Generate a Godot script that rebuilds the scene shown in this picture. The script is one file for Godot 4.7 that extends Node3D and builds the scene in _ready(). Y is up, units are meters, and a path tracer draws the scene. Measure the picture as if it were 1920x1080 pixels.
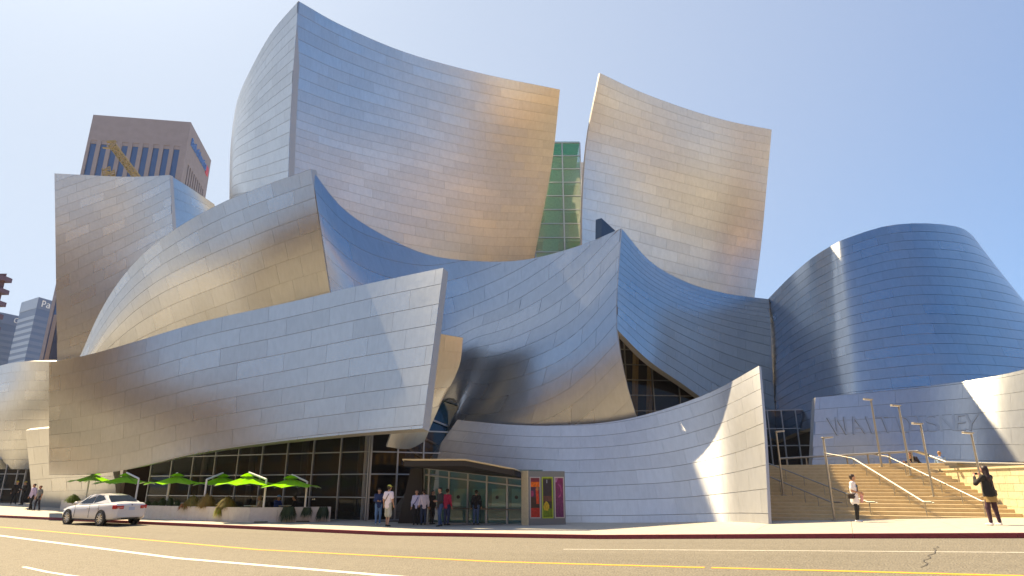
extends Node3D
# A steel-clad concert hall seen from across a sloping street, with its stairs, cafe terrace, ticket booth and passers-by.
# World: metres, y up; the street runs along ALONG (s) and away from the hall along OUT (t).

const CP := 0.894934
const SP := 0.446198
const HS := [-400.0, -70.0, -52.0, -30.0, -17.0, -8.0, 0.0, 5.0, 15.0, 30.0, 60.0, 400.0]
const HY := [0.1, 0.1, -0.05, -0.15, -0.2, -0.04, 0.24, 0.41, 0.62, 0.85, 1.0, 1.0]
const SUN := Vector3(-0.43, 0.822, -0.368)

var M := {}
var rng := RandomNumberGenerator.new()

func _ready() -> void:
	rng.seed = 7
	camera_sky_sun()
	materials()
	ground_and_street()
	far_towers()
	opposite_buildings()
	concert_hall()
	free_walls()
	stairs_and_rails()
	ticket_booth()
	terrace()
	car()
	everyone()

func camera_sky_sun() -> void:
	var cam := Camera3D.new()
	cam.name = "camera"
	cam.position = Vector3(0, 1.6, 0)
	cam.rotation_degrees = Vector3(17.2, 0, 0)
	cam.fov = 48.456
	cam.near = 0.1
	cam.far = 3000.0
	add_child(cam)
	cam.current = true
	var env := Environment.new()
	env.background_mode = Environment.BG_SKY
	var sky := Sky.new()
	var pano := PanoramaSkyMaterial.new()
	pano.panorama = clear_sky()
	sky.sky_material = pano
	env.sky = sky
	env.tonemap_mode = Environment.TONE_MAPPER_LINEAR
	env.tonemap_exposure = 2.8
	env.fog_enabled = true
	env.fog_mode = Environment.FOG_MODE_EXPONENTIAL
	env.fog_light_color = Color(0.86, 0.9, 1.0)
	env.fog_density = 0.00011
	env.sdfgi_enabled = true
	env.ssao_enabled = true
	env.ssil_enabled = true
	var we := WorldEnvironment.new()
	we.name = "world_environment"
	we.environment = env
	add_child(we)
	var sun := DirectionalLight3D.new()
	sun.name = "sun"
	sun.light_energy = 1.5
	sun.light_color = Color(1.0, 0.9, 0.72)
	sun.light_angular_distance = 0.5
	sun.shadow_enabled = true
	add_child(sun)
	sun.look_at_from_position(SUN.normalized() * 100.0, Vector3.ZERO, Vector3.UP)

func clear_sky() -> ImageTexture:
	# a clear, slightly hazy sky: blue overhead, pale at the horizon, brighter round the sun
	var w := 512
	var h := 256
	var im := Image.create(w, h, false, Image.FORMAT_RGBF)
	var s := SUN.normalized()
	for j in h:
		var el := PI * (0.5 - (j + 0.5) / h)
		for i in w:
			var az := TAU * (i + 0.5) / w
			var d := Vector3(sin(az) * cos(el), sin(el), -cos(az) * cos(el))
			var up: float = maxf(d.y, 0.0)
			var k := pow(1.0 - up, 2.6)
			var c := Vector3(0.008, 0.055, 0.18).lerp(Vector3(0.15, 0.285, 0.48), k)
			var g: float = d.dot(s)
			c = c.lerp(Vector3(0.302, 0.330, 0.364), 1.16 * (1.0 - 0.45 * up) * pow(maxf(g, 0.0), 1.05))
			c += Vector3(1.0, 0.97, 0.9) * 0.25 * pow(maxf(g, 0.0), 24.0)
			im.set_pixel(i, j, Color(c.x, c.y, c.z))
	return ImageTexture.create_from_image(im)

# ---------------------------------------------------------------- helpers

func W(s: float, t: float, y := 0.0) -> Vector3:
	return Vector3(s * CP - t * SP, y, s * SP + t * CP)

func gy_s(s: float) -> float:
	var i := floorf(s)
	return lerpf(_hy(i), _hy(i + 1.0), s - i)

func _hy(s: float) -> float:
	for k in range(1, HS.size()):
		if s <= HS[k]:
			return lerpf(HY[k - 1], HY[k], clampf((s - HS[k - 1]) / (HS[k] - HS[k - 1]), 0, 1))
	return 1.0

func gy(p: Vector3) -> float:
	return gy_s(p.x * CP + p.z * SP)

func on_ground(p: Vector3, dy := 0.0) -> Vector3:
	return Vector3(p.x, gy(p) + dy, p.z)

func thing(called: String, label: String, category: String, group := "", at := Vector3.ZERO, turn := 0.0) -> Node3D:
	var o := Node3D.new()
	o.name = called
	o.position = at
	o.rotation.y = turn
	tag(o, label, category, group)
	add_child(o, true)
	return o

func tag(o: Node3D, label: String, category := "", group := "") -> void:
	if label: o.set_meta("label", label)
	if category: o.set_meta("category", category)
	if group: o.set_meta("group", group)

func part(parent: Node, called: String, mesh: Mesh, m: Material, label := "", kind := "") -> MeshInstance3D:
	var o := MeshInstance3D.new()
	o.name = called
	o.mesh = mesh
	if m: o.material_override = m
	if label: o.set_meta("label", label)
	if kind: o.set_meta("kind", kind)
	parent.add_child(o, true)
	return o

func solo(called: String, label: String, category: String, mesh: Mesh, m: Material, group := "") -> MeshInstance3D:
	var o := part(self, called, mesh, m)
	tag(o, label, category, group)
	return o

func struct(called: String, mesh: Mesh, m: Material, parent: Node = self) -> MeshInstance3D:
	return part(parent, called, mesh, m, "", "structure")

class MB:
	# collects triangles that face along their normals
	var v := PackedVector3Array()
	var n := PackedVector3Array()
	var u := PackedVector2Array()
	var c := PackedColorArray()
	var col := Color.WHITE
	func tri(a: Vector3, b: Vector3, d: Vector3, na: Vector3, nb: Vector3, nd: Vector3, ua := Vector2.ZERO, ub := Vector2.ZERO, ud := Vector2.ZERO) -> void:
		if (d - a).cross(b - a).dot(na + nb + nd) < 0.0:
			var x := b
			b = d
			d = x
			x = nb
			nb = nd
			nd = x
			var y := ub
			ub = ud
			ud = y
		v.append(a); v.append(b); v.append(d)
		n.append(na); n.append(nb); n.append(nd)
		u.append(ua); u.append(ub); u.append(ud)
		c.append(col); c.append(col); c.append(col)
	func quad(a: Vector3, b: Vector3, d: Vector3, e: Vector3, out: Vector3) -> void:
		# corners in order round the quad; OUT tells roughly which side is the front
		var nn := (b - a).cross(d - a)
		if nn.length_squared() < 1e-12:
			nn = (d - a).cross(e - a)
		nn = nn.normalized()
		if nn.dot(out) < 0.0: nn = -nn
		var w := a.distance_to(b)
		var h := b.distance_to(d)
		tri(a, b, d, nn, nn, nn, Vector2(0, 0), Vector2(w, 0), Vector2(w, h))
		tri(a, d, e, nn, nn, nn, Vector2(0, 0), Vector2(w, h), Vector2(0, h))
	func smooth_quad(p: Array, q: Array, t: Array = []) -> void:
		if t.is_empty(): t = [Vector2.ZERO, Vector2.ZERO, Vector2.ZERO, Vector2.ZERO]
		tri(p[0], p[1], p[2], q[0], q[1], q[2], t[0], t[1], t[2])
		tri(p[0], p[2], p[3], q[0], q[2], q[3], t[0], t[2], t[3])
	func box(x: Transform3D, size: Vector3, cut := 0.0) -> void:
		# a box round the origin of X; CUT chamfers its edges
		var h := size * 0.5
		cut = minf(cut, minf(h.x, minf(h.y, h.z)) * 0.6)
		for ax in 3:
			for sg in [-1.0, 1.0]:
				var b := (ax + 1) % 3
				var d := (ax + 2) % 3
				var q := []
				for k in [[-1, -1], [1, -1], [1, 1], [-1, 1]]:
					var p := Vector3.ZERO
					p[ax] = sg * h[ax]
					p[b] = k[0] * (h[b] - cut)
					p[d] = k[1] * (h[d] - cut)
					q.append(x * p)
				var o := Vector3.ZERO
				o[ax] = sg
				quad(q[0], q[1], q[2], q[3], x.basis * o)
		if cut <= 0.0: return
		for ax in 3:
			var b := (ax + 1) % 3
			var d := (ax + 2) % 3
			for sb in [-1.0, 1.0]:
				for sd in [-1.0, 1.0]:
					var q := []
					for e in [-1.0, 1.0]:
						var p := Vector3.ZERO
						p[ax] = e * (h[ax] - cut)
						p[b] = sb * h[b]
						p[d] = sd * (h[d] - cut)
						var r := p
						r[b] = sb * (h[b] - cut)
						r[d] = sd * h[d]
						q.append(x * p)
						q.append(x * r)
					var o := Vector3.ZERO
					o[b] = sb
					o[d] = sd
					quad(q[0], q[1], q[3], q[2], x.basis * o)
		for sx in [-1.0, 1.0]:
			for sy in [-1.0, 1.0]:
				for sz in [-1.0, 1.0]:
					var s := Vector3(sx, sy, sz)
					var nn := (x.basis * s).normalized()
					tri(x * (s * Vector3(h.x, h.y - cut, h.z - cut)), x * (s * Vector3(h.x - cut, h.y, h.z - cut)), x * (s * Vector3(h.x - cut, h.y - cut, h.z)), nn, nn, nn)
	func beam(a: Vector3, b: Vector3, w: float, d: float, side := Vector3.UP, cut := 0.0) -> void:
		# a bar of w across and d along SIDE
		var z := (b - a).normalized()
		var x := side.cross(z)
		if x.length() < 0.01: x = Vector3.RIGHT.cross(z) if absf(z.x) < 0.9 else Vector3.BACK.cross(z)
		x = x.normalized()
		var y := z.cross(x)
		box(Transform3D(Basis(x, y, z), (a + b) * 0.5), Vector3(w, d, a.distance_to(b)), cut)
	func tube(p: Array, r: Array, seg := 8, caps := true) -> void:
		var rings := []
		var norms := []
		var x := Vector3.ZERO
		for k in p.size():
			var z: Vector3 = (p[mini(k + 1, p.size() - 1)] - p[maxi(k - 1, 0)]).normalized()
			if k == 0:
				x = z.cross(Vector3.UP)
				if x.length() < 0.1: x = z.cross(Vector3.RIGHT)
			x = (x - z * x.dot(z)).normalized()
			var y := z.cross(x)
			var ring := []
			var nr := []
			for i in seg:
				var a := TAU * i / seg
				var o := x * cos(a) + y * sin(a)
				ring.append(p[k] + o * r[k])
				nr.append(o)
			rings.append(ring)
			norms.append(nr)
		for k in p.size() - 1:
			for i in seg:
				var j := (i + 1) % seg
				smooth_quad([rings[k][i], rings[k][j], rings[k + 1][j], rings[k + 1][i]], [norms[k][i], norms[k][j], norms[k + 1][j], norms[k + 1][i]])
		if caps:
			for e in [0, p.size() - 1]:
				var z: Vector3 = ((p[0] - p[1]) if e == 0 else (p[-1] - p[-2])).normalized()
				for i in seg:
					tri(p[e], rings[e][i], rings[e][(i + 1) % seg], z, z, z)
	func lathe(x: Transform3D, prof: Array, seg := 20) -> void:
		# PROF: Vector2(radius, height) from bottom to top, turned round X's y axis
		for k in prof.size() - 1:
			var d: Vector2 = prof[k + 1] - prof[k]
			var o := Vector2(d.y, -d.x).normalized()
			for i in seg:
				var q := []
				var m := []
				for e in [[k, i], [k, i + 1], [k + 1, i + 1], [k + 1, i]]:
					var a: float = TAU * e[1] / seg
					q.append(x * Vector3(prof[e[0]].x * cos(a), prof[e[0]].y, prof[e[0]].x * sin(a)))
					m.append((x.basis * Vector3(o.x * cos(a), o.y, o.x * sin(a))).normalized())
				smooth_quad(q, m)
	func ball(at: Vector3, r: Vector3, seg := 10, rows := 6) -> void:
		for j in rows:
			for i in seg:
				var q := []
				var m := []
				for e in [[i, j], [i + 1, j], [i + 1, j + 1], [i, j + 1]]:
					var a: float = TAU * e[0] / seg
					var b: float = PI * e[1] / rows
					var d := Vector3(sin(b) * cos(a), cos(b), sin(b) * sin(a))
					q.append(at + d * r)
					m.append((d / r).normalized())
				smooth_quad(q, m)
	func poly(pts: Array, out: Vector3) -> void:
		for k in range(1, pts.size() - 1):
			var nn: Vector3 = (pts[k] - pts[0]).cross(pts[k + 1] - pts[0]).normalized()
			if nn.dot(out) < 0.0: nn = -nn
			tri(pts[0], pts[k], pts[k + 1], nn, nn, nn)
	func slab(pts: Array, off: Vector3) -> void:
		# a flat outline given thickness along OFF
		poly(pts, -off)
		var far := []
		for p in pts: far.append(p + off)
		poly(far, off)
		var mid := Vector3.ZERO
		for p in pts: mid += p / pts.size()
		for k in pts.size():
			var a: Vector3 = pts[k]
			var b: Vector3 = pts[(k + 1) % pts.size()]
			quad(a, b, b + off, a + off, (a + b) * 0.5 - mid)
	func add(o: MB) -> void:
		v.append_array(o.v); n.append_array(o.n); u.append_array(o.u); c.append_array(o.c)
	func done(into: ArrayMesh = null, m: Material = null) -> ArrayMesh:
		if into == null: into = ArrayMesh.new()
		if v.is_empty(): return into
		var a := []
		a.resize(Mesh.ARRAY_MAX)
		a[Mesh.ARRAY_VERTEX] = v
		a[Mesh.ARRAY_NORMAL] = n
		a[Mesh.ARRAY_TEX_UV] = u
		a[Mesh.ARRAY_COLOR] = c
		into.add_surface_from_arrays(Mesh.PRIMITIVE_TRIANGLES, a)
		if m: into.surface_set_material(into.get_surface_count() - 1, m)
		return into

func boxm(size: Vector3, cut := 0.0, x := Transform3D.IDENTITY) -> ArrayMesh:
	var b := MB.new()
	b.box(x, size, cut)
	return b.done()

func street_basis() -> Basis:
	return Basis(Vector3(CP, 0, SP), Vector3.UP, Vector3(-SP, 0, CP))

func lin(r: float, g: float, b: float, a := 1.0) -> Color:
	var c := Color(r, g, b).linear_to_srgb()
	c.a = a
	return c

func mat(c: Color, rough := 0.7, metal := 0.0) -> StandardMaterial3D:
	var m := StandardMaterial3D.new()
	m.albedo_color = c
	m.roughness = rough
	m.metallic = metal
	return m

func glass(c: Color, a: float, rough := 0.02) -> StandardMaterial3D:
	var m := mat(c, rough)
	m.albedo_color.a = a
	m.transparency = BaseMaterial3D.TRANSPARENCY_ALPHA
	return m

func noise(freq: float, size: int, oct := 3, normal := false, strength := 4.0, ramp: Gradient = null, sd := 1) -> NoiseTexture2D:
	var f := FastNoiseLite.new()
	f.seed = sd
	f.frequency = freq
	f.noise_type = FastNoiseLite.TYPE_SIMPLEX_SMOOTH
	f.fractal_octaves = oct
	var t := NoiseTexture2D.new()
	t.width = size
	t.height = size
	t.seamless = true
	t.noise = f
	t.as_normal_map = normal
	t.bump_strength = strength
	if ramp: t.color_ramp = ramp
	return t

func ramp(a: Color, b: Color) -> Gradient:
	var g := Gradient.new()
	g.set_color(0, a)
	g.set_color(1, b)
	return g

func world_textured(m: StandardMaterial3D, t: Texture2D, scale: float) -> StandardMaterial3D:
	m.albedo_texture = t
	m.uv1_triplanar = true
	m.uv1_world_triplanar = true
	m.uv1_scale = Vector3.ONE * scale
	return m

func streaks() -> ImageTexture:
	# faint long streaks along the brushed direction (u), as rolled and weathered sheet shows
	var w := 256
	var f := FastNoiseLite.new()
	f.seed = 5
	f.frequency = 1.0
	f.fractal_octaves = 3
	var im := Image.create(w, w, false, Image.FORMAT_RGB8)
	for j in w:
		for i in w:
			var a := TAU * i / w
			var b := TAU * j / w
			var k := f.get_noise_3d(cos(a) * 0.7 + 5.0, sin(a) * 0.7, cos(b) * 9.0 + sin(b) * 3.0) * 0.5 + f.get_noise_3d(cos(a) * 1.1, sin(a) * 1.1 + cos(b) * 1.5, sin(b) * 2.0) * 0.5
			var x := 0.97 + 0.05 * k
			im.set_pixel(i, j, Color(x, x, x))
	return ImageTexture.create_from_image(im)

func materials() -> void:
	# stainless steel sheet in a few finishes
	var dents := noise(0.012, 512, 3, true, 3.0)
	var st := streaks()
	var tones := [[1.0, 0.28], [0.965, 0.30], [1.03, 0.27], [0.985, 0.295], [1.015, 0.285], [0.95, 0.29]]
	var finish := {"steel": [0.49, 0.505, 0.52, 0.0, 1.0], "bright": [0.62, 0.62, 0.61, 0.02, 1.0], "rough": [0.60, 0.61, 0.625, 0.12, 0.6], "satin": [0.46, 0.485, 0.52, 0.1, 0.75]}
	for kind in finish:
		for k in tones.size():
			var w: Array = finish[kind]
			var m := mat(lin(w[0] * tones[k][0], w[1] * tones[k][0], w[2] * tones[k][0]), tones[k][1] + w[3], w[4])
			m.resource_name = "%s_sheet" % kind
			m.albedo_texture = st
			m.uv1_scale = Vector3(0.22, 0.3, 1)
			m.uv1_offset = Vector3(0.13 * k, 0.37 * k, 0)
			m.normal_enabled = true
			m.normal_texture = dents
			m.normal_scale = 0.13
			m.anisotropy_enabled = true
			m.anisotropy = 0.55
			M["%s%d" % [kind, k]] = m
	M.core = mat(lin(0.40, 0.40, 0.41), 0.36, 1.0)
	M.back = mat(lin(0.5, 0.48, 0.45), 0.5, 0.6)
	M.asphalt = world_textured(mat(lin(1, 1, 1), 0.85), noise(0.03, 1024, 5, false, 1.0, ramp(lin(0.195, 0.177, 0.143), lin(0.265, 0.242, 0.198))), 0.11)
	M.asphalt.vertex_color_use_as_albedo = true
	M.asphalt.detail_enabled = true
	M.asphalt.detail_blend_mode = BaseMaterial3D.BLEND_MODE_MUL
	M.asphalt.detail_albedo = noise(0.35, 512, 2, false, 1.0, ramp(Color(0.72, 0.72, 0.72), Color(1, 1, 1)), 3)
	M.asphalt.normal_enabled = true
	M.asphalt.normal_texture = noise(0.3, 512, 3, true, 6.0, null, 4)
	M.asphalt.normal_scale = 0.4
	M.concrete = world_textured(mat(lin(1, 1, 1), 0.8), noise(0.02, 512, 5, false, 1.0, ramp(lin(0.34, 0.315, 0.265), lin(0.43, 0.40, 0.345)), 8), 0.2)
	M.step = world_textured(mat(lin(1, 1, 1), 0.75), noise(0.02, 512, 5, false, 1.0, ramp(lin(0.46, 0.36, 0.21), lin(0.60, 0.48, 0.29)), 9), 0.35)
	M.stone = world_textured(mat(lin(1, 1, 1), 0.75), noise(0.02, 512, 5, false, 1.0, ramp(lin(0.52, 0.44, 0.28), lin(0.66, 0.57, 0.38)), 10), 0.5)
	M.white_wall = world_textured(mat(lin(1, 1, 1), 0.7), noise(0.02, 512, 4, false, 1.0, ramp(lin(0.54, 0.50, 0.46), lin(0.66, 0.62, 0.57)), 11), 0.3)
	M.red_kerb = world_textured(mat(lin(1, 1, 1), 0.6), noise(0.04, 512, 4, false, 1.0, ramp(lin(0.14, 0.02, 0.035), lin(0.26, 0.035, 0.06)), 12), 0.4)
	M.white_paint = world_textured(mat(lin(1, 1, 1), 0.7), noise(0.05, 512, 5, false, 1.0, ramp(lin(0.55, 0.53, 0.48), lin(0.85, 0.83, 0.78)), 13), 0.3)
	M.yellow_paint = world_textured(mat(lin(1, 1, 1), 0.7), noise(0.05, 512, 5, false, 1.0, ramp(lin(0.62, 0.27, 0.008), lin(0.85, 0.40, 0.012)), 14), 0.3)
	M.tar = mat(lin(0.07, 0.065, 0.06), 0.7)
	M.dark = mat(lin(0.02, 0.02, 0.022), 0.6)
	M.soffit = mat(lin(0.022, 0.02, 0.02), 0.6)
	M.mullion = mat(lin(0.36, 0.38, 0.40), 0.4, 0.6)
	M.dark_mullion = mat(lin(0.16, 0.15, 0.13), 0.45, 0.7)
	M.pane = glass(lin(0.02, 0.03, 0.03), 0.45)
	M.pane.metallic_specular = 0.3
	M.dark_pane = glass(lin(0.01, 0.012, 0.015), 0.6)
	M.dark_pane.metallic_specular = 0.3
	M.blue_pane = glass(lin(0.03, 0.10, 0.16), 0.75, 0.05)
	M.green_pane = glass(lin(0.03, 0.22, 0.12), 0.62, 0.04)
	M.teal_pane = glass(lin(0.05, 0.20, 0.17), 0.4)
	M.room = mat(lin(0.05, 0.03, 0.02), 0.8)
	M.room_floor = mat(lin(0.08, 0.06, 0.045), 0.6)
	M.rail = mat(lin(0.34, 0.33, 0.32), 0.5, 0.9)
	M.post = mat(lin(0.36, 0.33, 0.28), 0.5, 0.8)
	M.beige_tower = world_textured(mat(lin(1, 1, 1), 0.85), noise(0.05, 512, 4, false, 1.0, ramp(lin(0.225, 0.195, 0.2), lin(0.275, 0.24, 0.248)), 15), 0.01)
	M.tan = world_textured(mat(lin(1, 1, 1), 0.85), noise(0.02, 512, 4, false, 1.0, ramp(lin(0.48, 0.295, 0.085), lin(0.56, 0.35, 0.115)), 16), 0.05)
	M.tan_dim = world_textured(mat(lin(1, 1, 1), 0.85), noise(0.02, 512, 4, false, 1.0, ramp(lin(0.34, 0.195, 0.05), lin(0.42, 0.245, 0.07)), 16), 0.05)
	M.tower_glass = mat(lin(0.05, 0.10, 0.22), 0.15, 0.0)
	M.letter = mat(lin(0.38, 0.40, 0.43), 0.48, 0.8)
	M.white = mat(lin(0.75, 0.74, 0.72), 0.6)

# ---------------------------------------------------------------- ground, road, kerbs

func strip(s0: float, s1: float, t0a: float, t0b: float, t1a: float, t1b: float, off: float, thick := 0.0) -> ArrayMesh:
	# a sheet that follows the slope, between t0 and t1 (each running linearly from its value at s0 to that at s1)
	var b := MB.new()
	var cuts := [s0]
	var k := floorf(s0) + 1.0
	while k < s1:
		cuts.append(k)
		k += 1.0 if absf(k) < 80.0 else 20.0
	cuts.append(s1)
	for i in cuts.size() - 1:
		var q := []
		for e in [[i, 0], [i + 1, 0], [i + 1, 1], [i, 1]]:
			var s: float = cuts[e[0]]
			var f: float = (s - s0) / (s1 - s0)
			q.append(W(s, lerpf(t0a, t0b, f) if e[1] == 0 else lerpf(t1a, t1b, f), gy_s(s) + off))
		b.quad(q[0], q[1], q[2], q[3], Vector3.UP)
		if thick > 0.0:
			var d := Vector3.DOWN * thick
			b.quad(q[0], q[1], q[1] + d, q[0] + d, W(0, -1))
			b.quad(q[3], q[2], q[2] + d, q[3] + d, W(0, 1))
			if i == 0: b.quad(q[0], q[3], q[3] + d, q[0] + d, W(-1, 0))
			if i == cuts.size() - 2: b.quad(q[1], q[2], q[2] + d, q[1] + d, W(1, 0))
	return b.done()

func worn_road() -> ArrayMesh:
	# the carriageway, its tone worn by wheels and patched here and there
	var b := MB.new()
	var f := FastNoiseLite.new()
	f.seed = 12
	f.frequency = 0.05
	f.fractal_octaves = 4
	var tracks := [-20.9, -19.3, -17.0, -15.4, -12.7, -11.1, -8.6, -7.0, -4.6, -3.0]
	for j in 54:
		var t0 := -22.78 + j * 0.4
		var t1 := minf(t0 + 0.4, -1.4)
		var s := -300.0
		while s < 300.0:
			var l := 1.0 if absf(s + 10.0) < 60.0 else 10.0
			var p := []
			var cc := []
			for e in [[s, t0], [s + l, t0], [s + l, t1], [s, t1]]:
				p.append(W(e[0], e[1], gy_s(e[0]) - 0.13))
				var k := 1.0 + 0.16 * f.get_noise_2d(e[0] * 0.6, e[1] * 2.0) + 0.05 * f.get_noise_2d(e[0] * 4.0 + 90.0, e[1] * 9.0)
				for q in tracks: k -= 0.06 * exp(-pow((e[1] - q) / 0.35, 2.0))
				if e[0] > -12.0 and e[0] < -4.0 and e[1] > -12.6 and e[1] < -10.6: k -= 0.05
				cc.append(Color(k, k, k * 0.995))
			for q in [[0, 1, 2], [0, 2, 3]]:
				var n0 := b.v.size()
				b.tri(p[q[0]], p[q[1]], p[q[2]], Vector3.UP, Vector3.UP, Vector3.UP)
				for i in 3:
					for m in 4:
						if b.v[n0 + i] == p[m]: b.c[n0 + i] = cc[m]
			s += l
	return b.done()

func ground_and_street() -> void:
	var g := MB.new()
	g.quad(Vector3(-1500, -0.75, -1500), Vector3(1500, -0.75, -1500), Vector3(1500, -0.75, 1500), Vector3(-1500, -0.75, 1500), Vector3.UP)
	struct("ground", g.done(), M.concrete)
	struct("road", worn_road(), M.asphalt)
	# pavement before the hall, laid in slabs with open joints
	var walk := Node3D.new()
	walk.name = "pavement"
	walk.set_meta("kind", "structure")
	add_child(walk)
	struct("pavement_bed", strip(-300, 300, -60, -60, -22.96, -22.96, -0.03, 0.5), M.concrete, walk)
	var s := -66.0
	while s < 24.0:
		var t := -22.97
		for row in 3:
			part(walk, "slab", strip(s, s + 2.988, t - 3.09, t - 3.09, t, t, 0.0, 0.06), M.concrete)
			t -= 3.1
		s += 3.0
	var kerb := Node3D.new()
	kerb.name = "kerb"
	kerb.set_meta("kind", "structure")
	add_child(kerb)
	s = -120.0
	while s < 40.0:
		part(kerb, "kerb_stone", strip(s, s + 3.99, -22.965, -22.965, -22.8, -22.8, 0.004, 0.3), M.red_kerb)
		s += 4.0
	struct("opposite_pavement", strip(-300, 300, -1.38, -1.38, 9.0, 9.0, 0.0, 0.5), M.concrete)
	# painted lines
	var lines := Node3D.new()
	lines.name = "road_markings"
	lines.set_meta("kind", "structure")
	add_child(lines)
	part(lines, "yellow_line", strip(-80, -2.8, -23.05, -14.5, -22.85, -14.32, -0.126), M.yellow_paint)
	part(lines, "yellow_line", strip(-2.66, 14, -14.5, -13.03, -14.32, -12.84, -0.126), M.yellow_paint)
	part(lines, "white_line", strip(-60, 2, -20.1, -10.22, -19.85, -10.0, -0.126), M.white_paint)
	part(lines, "lane_line", strip(-7.6, 22, -18.64, -18.0, -18.56, -17.92, -0.126), M.white_paint)
	part(lines, "lane_dash", strip(-18.6, -12.5, -10.1, -8.95, -9.98, -8.83, -0.126), M.white_paint)
	# a tarred crack that wanders across the near lanes
	var crack := MB.new()
	var f := FastNoiseLite.new()
	f.seed = 3
	f.frequency = 0.9
	var a: Vector3 = Vector3(10.53, 0.3, -17.05)
	var z: Vector3 = Vector3(7.68, 0.28, -12.97)
	var last := Vector3.ZERO
	for k in 15:
		var p := a.lerp(z, k / 14.0) + Vector3(f.get_noise_1d(k * 0.6) * 0.18, 0, 0)
		p.y = gy(p) - 0.12
		if k:
			var wv := Vector3(0.016, 0, 0.006) * (0.6 + 0.5 * absf(f.get_noise_1d(k * 1.7)))
			crack.quad(last - wv, last + wv, p + wv, p - wv, Vector3.UP)
		last = p
	part(lines, "tarred_crack", crack.done(), M.tar)

# ---------------------------------------------------------------- buildings far off and across the street

func prism(foot: Array, y0: float, y1: float) -> ArrayMesh:
	var b := MB.new()
	var pts := []
	for p in foot: pts.append(Vector3(p.x, y0, p.z))
	b.slab(pts, Vector3.UP * (y1 - y0))
	return b.done()

func face_frame(a: Vector3, b: Vector3, inside: Vector3) -> Transform3D:
	# x from a to b, y up, z outwards
	var x := Vector3(b.x - a.x, 0, b.z - a.z).normalized()
	var z := x.cross(Vector3.UP)
	if z.dot(inside - a) > 0.0: z = -z
	return Transform3D(Basis(x, Vector3.UP, z), Vector3(a.x, 0, a.z))

func lettering(txt: String, size: float, depth: float, m: Material, x: Transform3D, parent: Node, called := "letter") -> MeshInstance3D:
	var t := TextMesh.new()
	t.text = txt
	var f := SystemFont.new()
	f.font_names = PackedStringArray(["Droid Sans"])
	t.font = f
	t.font_size = 64
	t.pixel_size = size / 46.0
	t.depth = depth
	t.horizontal_alignment = HORIZONTAL_ALIGNMENT_CENTER
	t.vertical_alignment = VERTICAL_ALIGNMENT_CENTER
	t.curve_step = 3.0
	var o := part(parent, called, t, m)
	o.transform = x
	return o

func plate(x: Transform3D, u0: float, u1: float, y0: float, y1: float, z0: float, z1: float) -> ArrayMesh:
	return boxm(Vector3(u1 - u0, y1 - y0, z1 - z0), 0.0, x * Transform3D(Basis.IDENTITY, Vector3((u0 + u1) * 0.5, (y0 + y1) * 0.5, (z0 + z1) * 0.5)))

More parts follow.
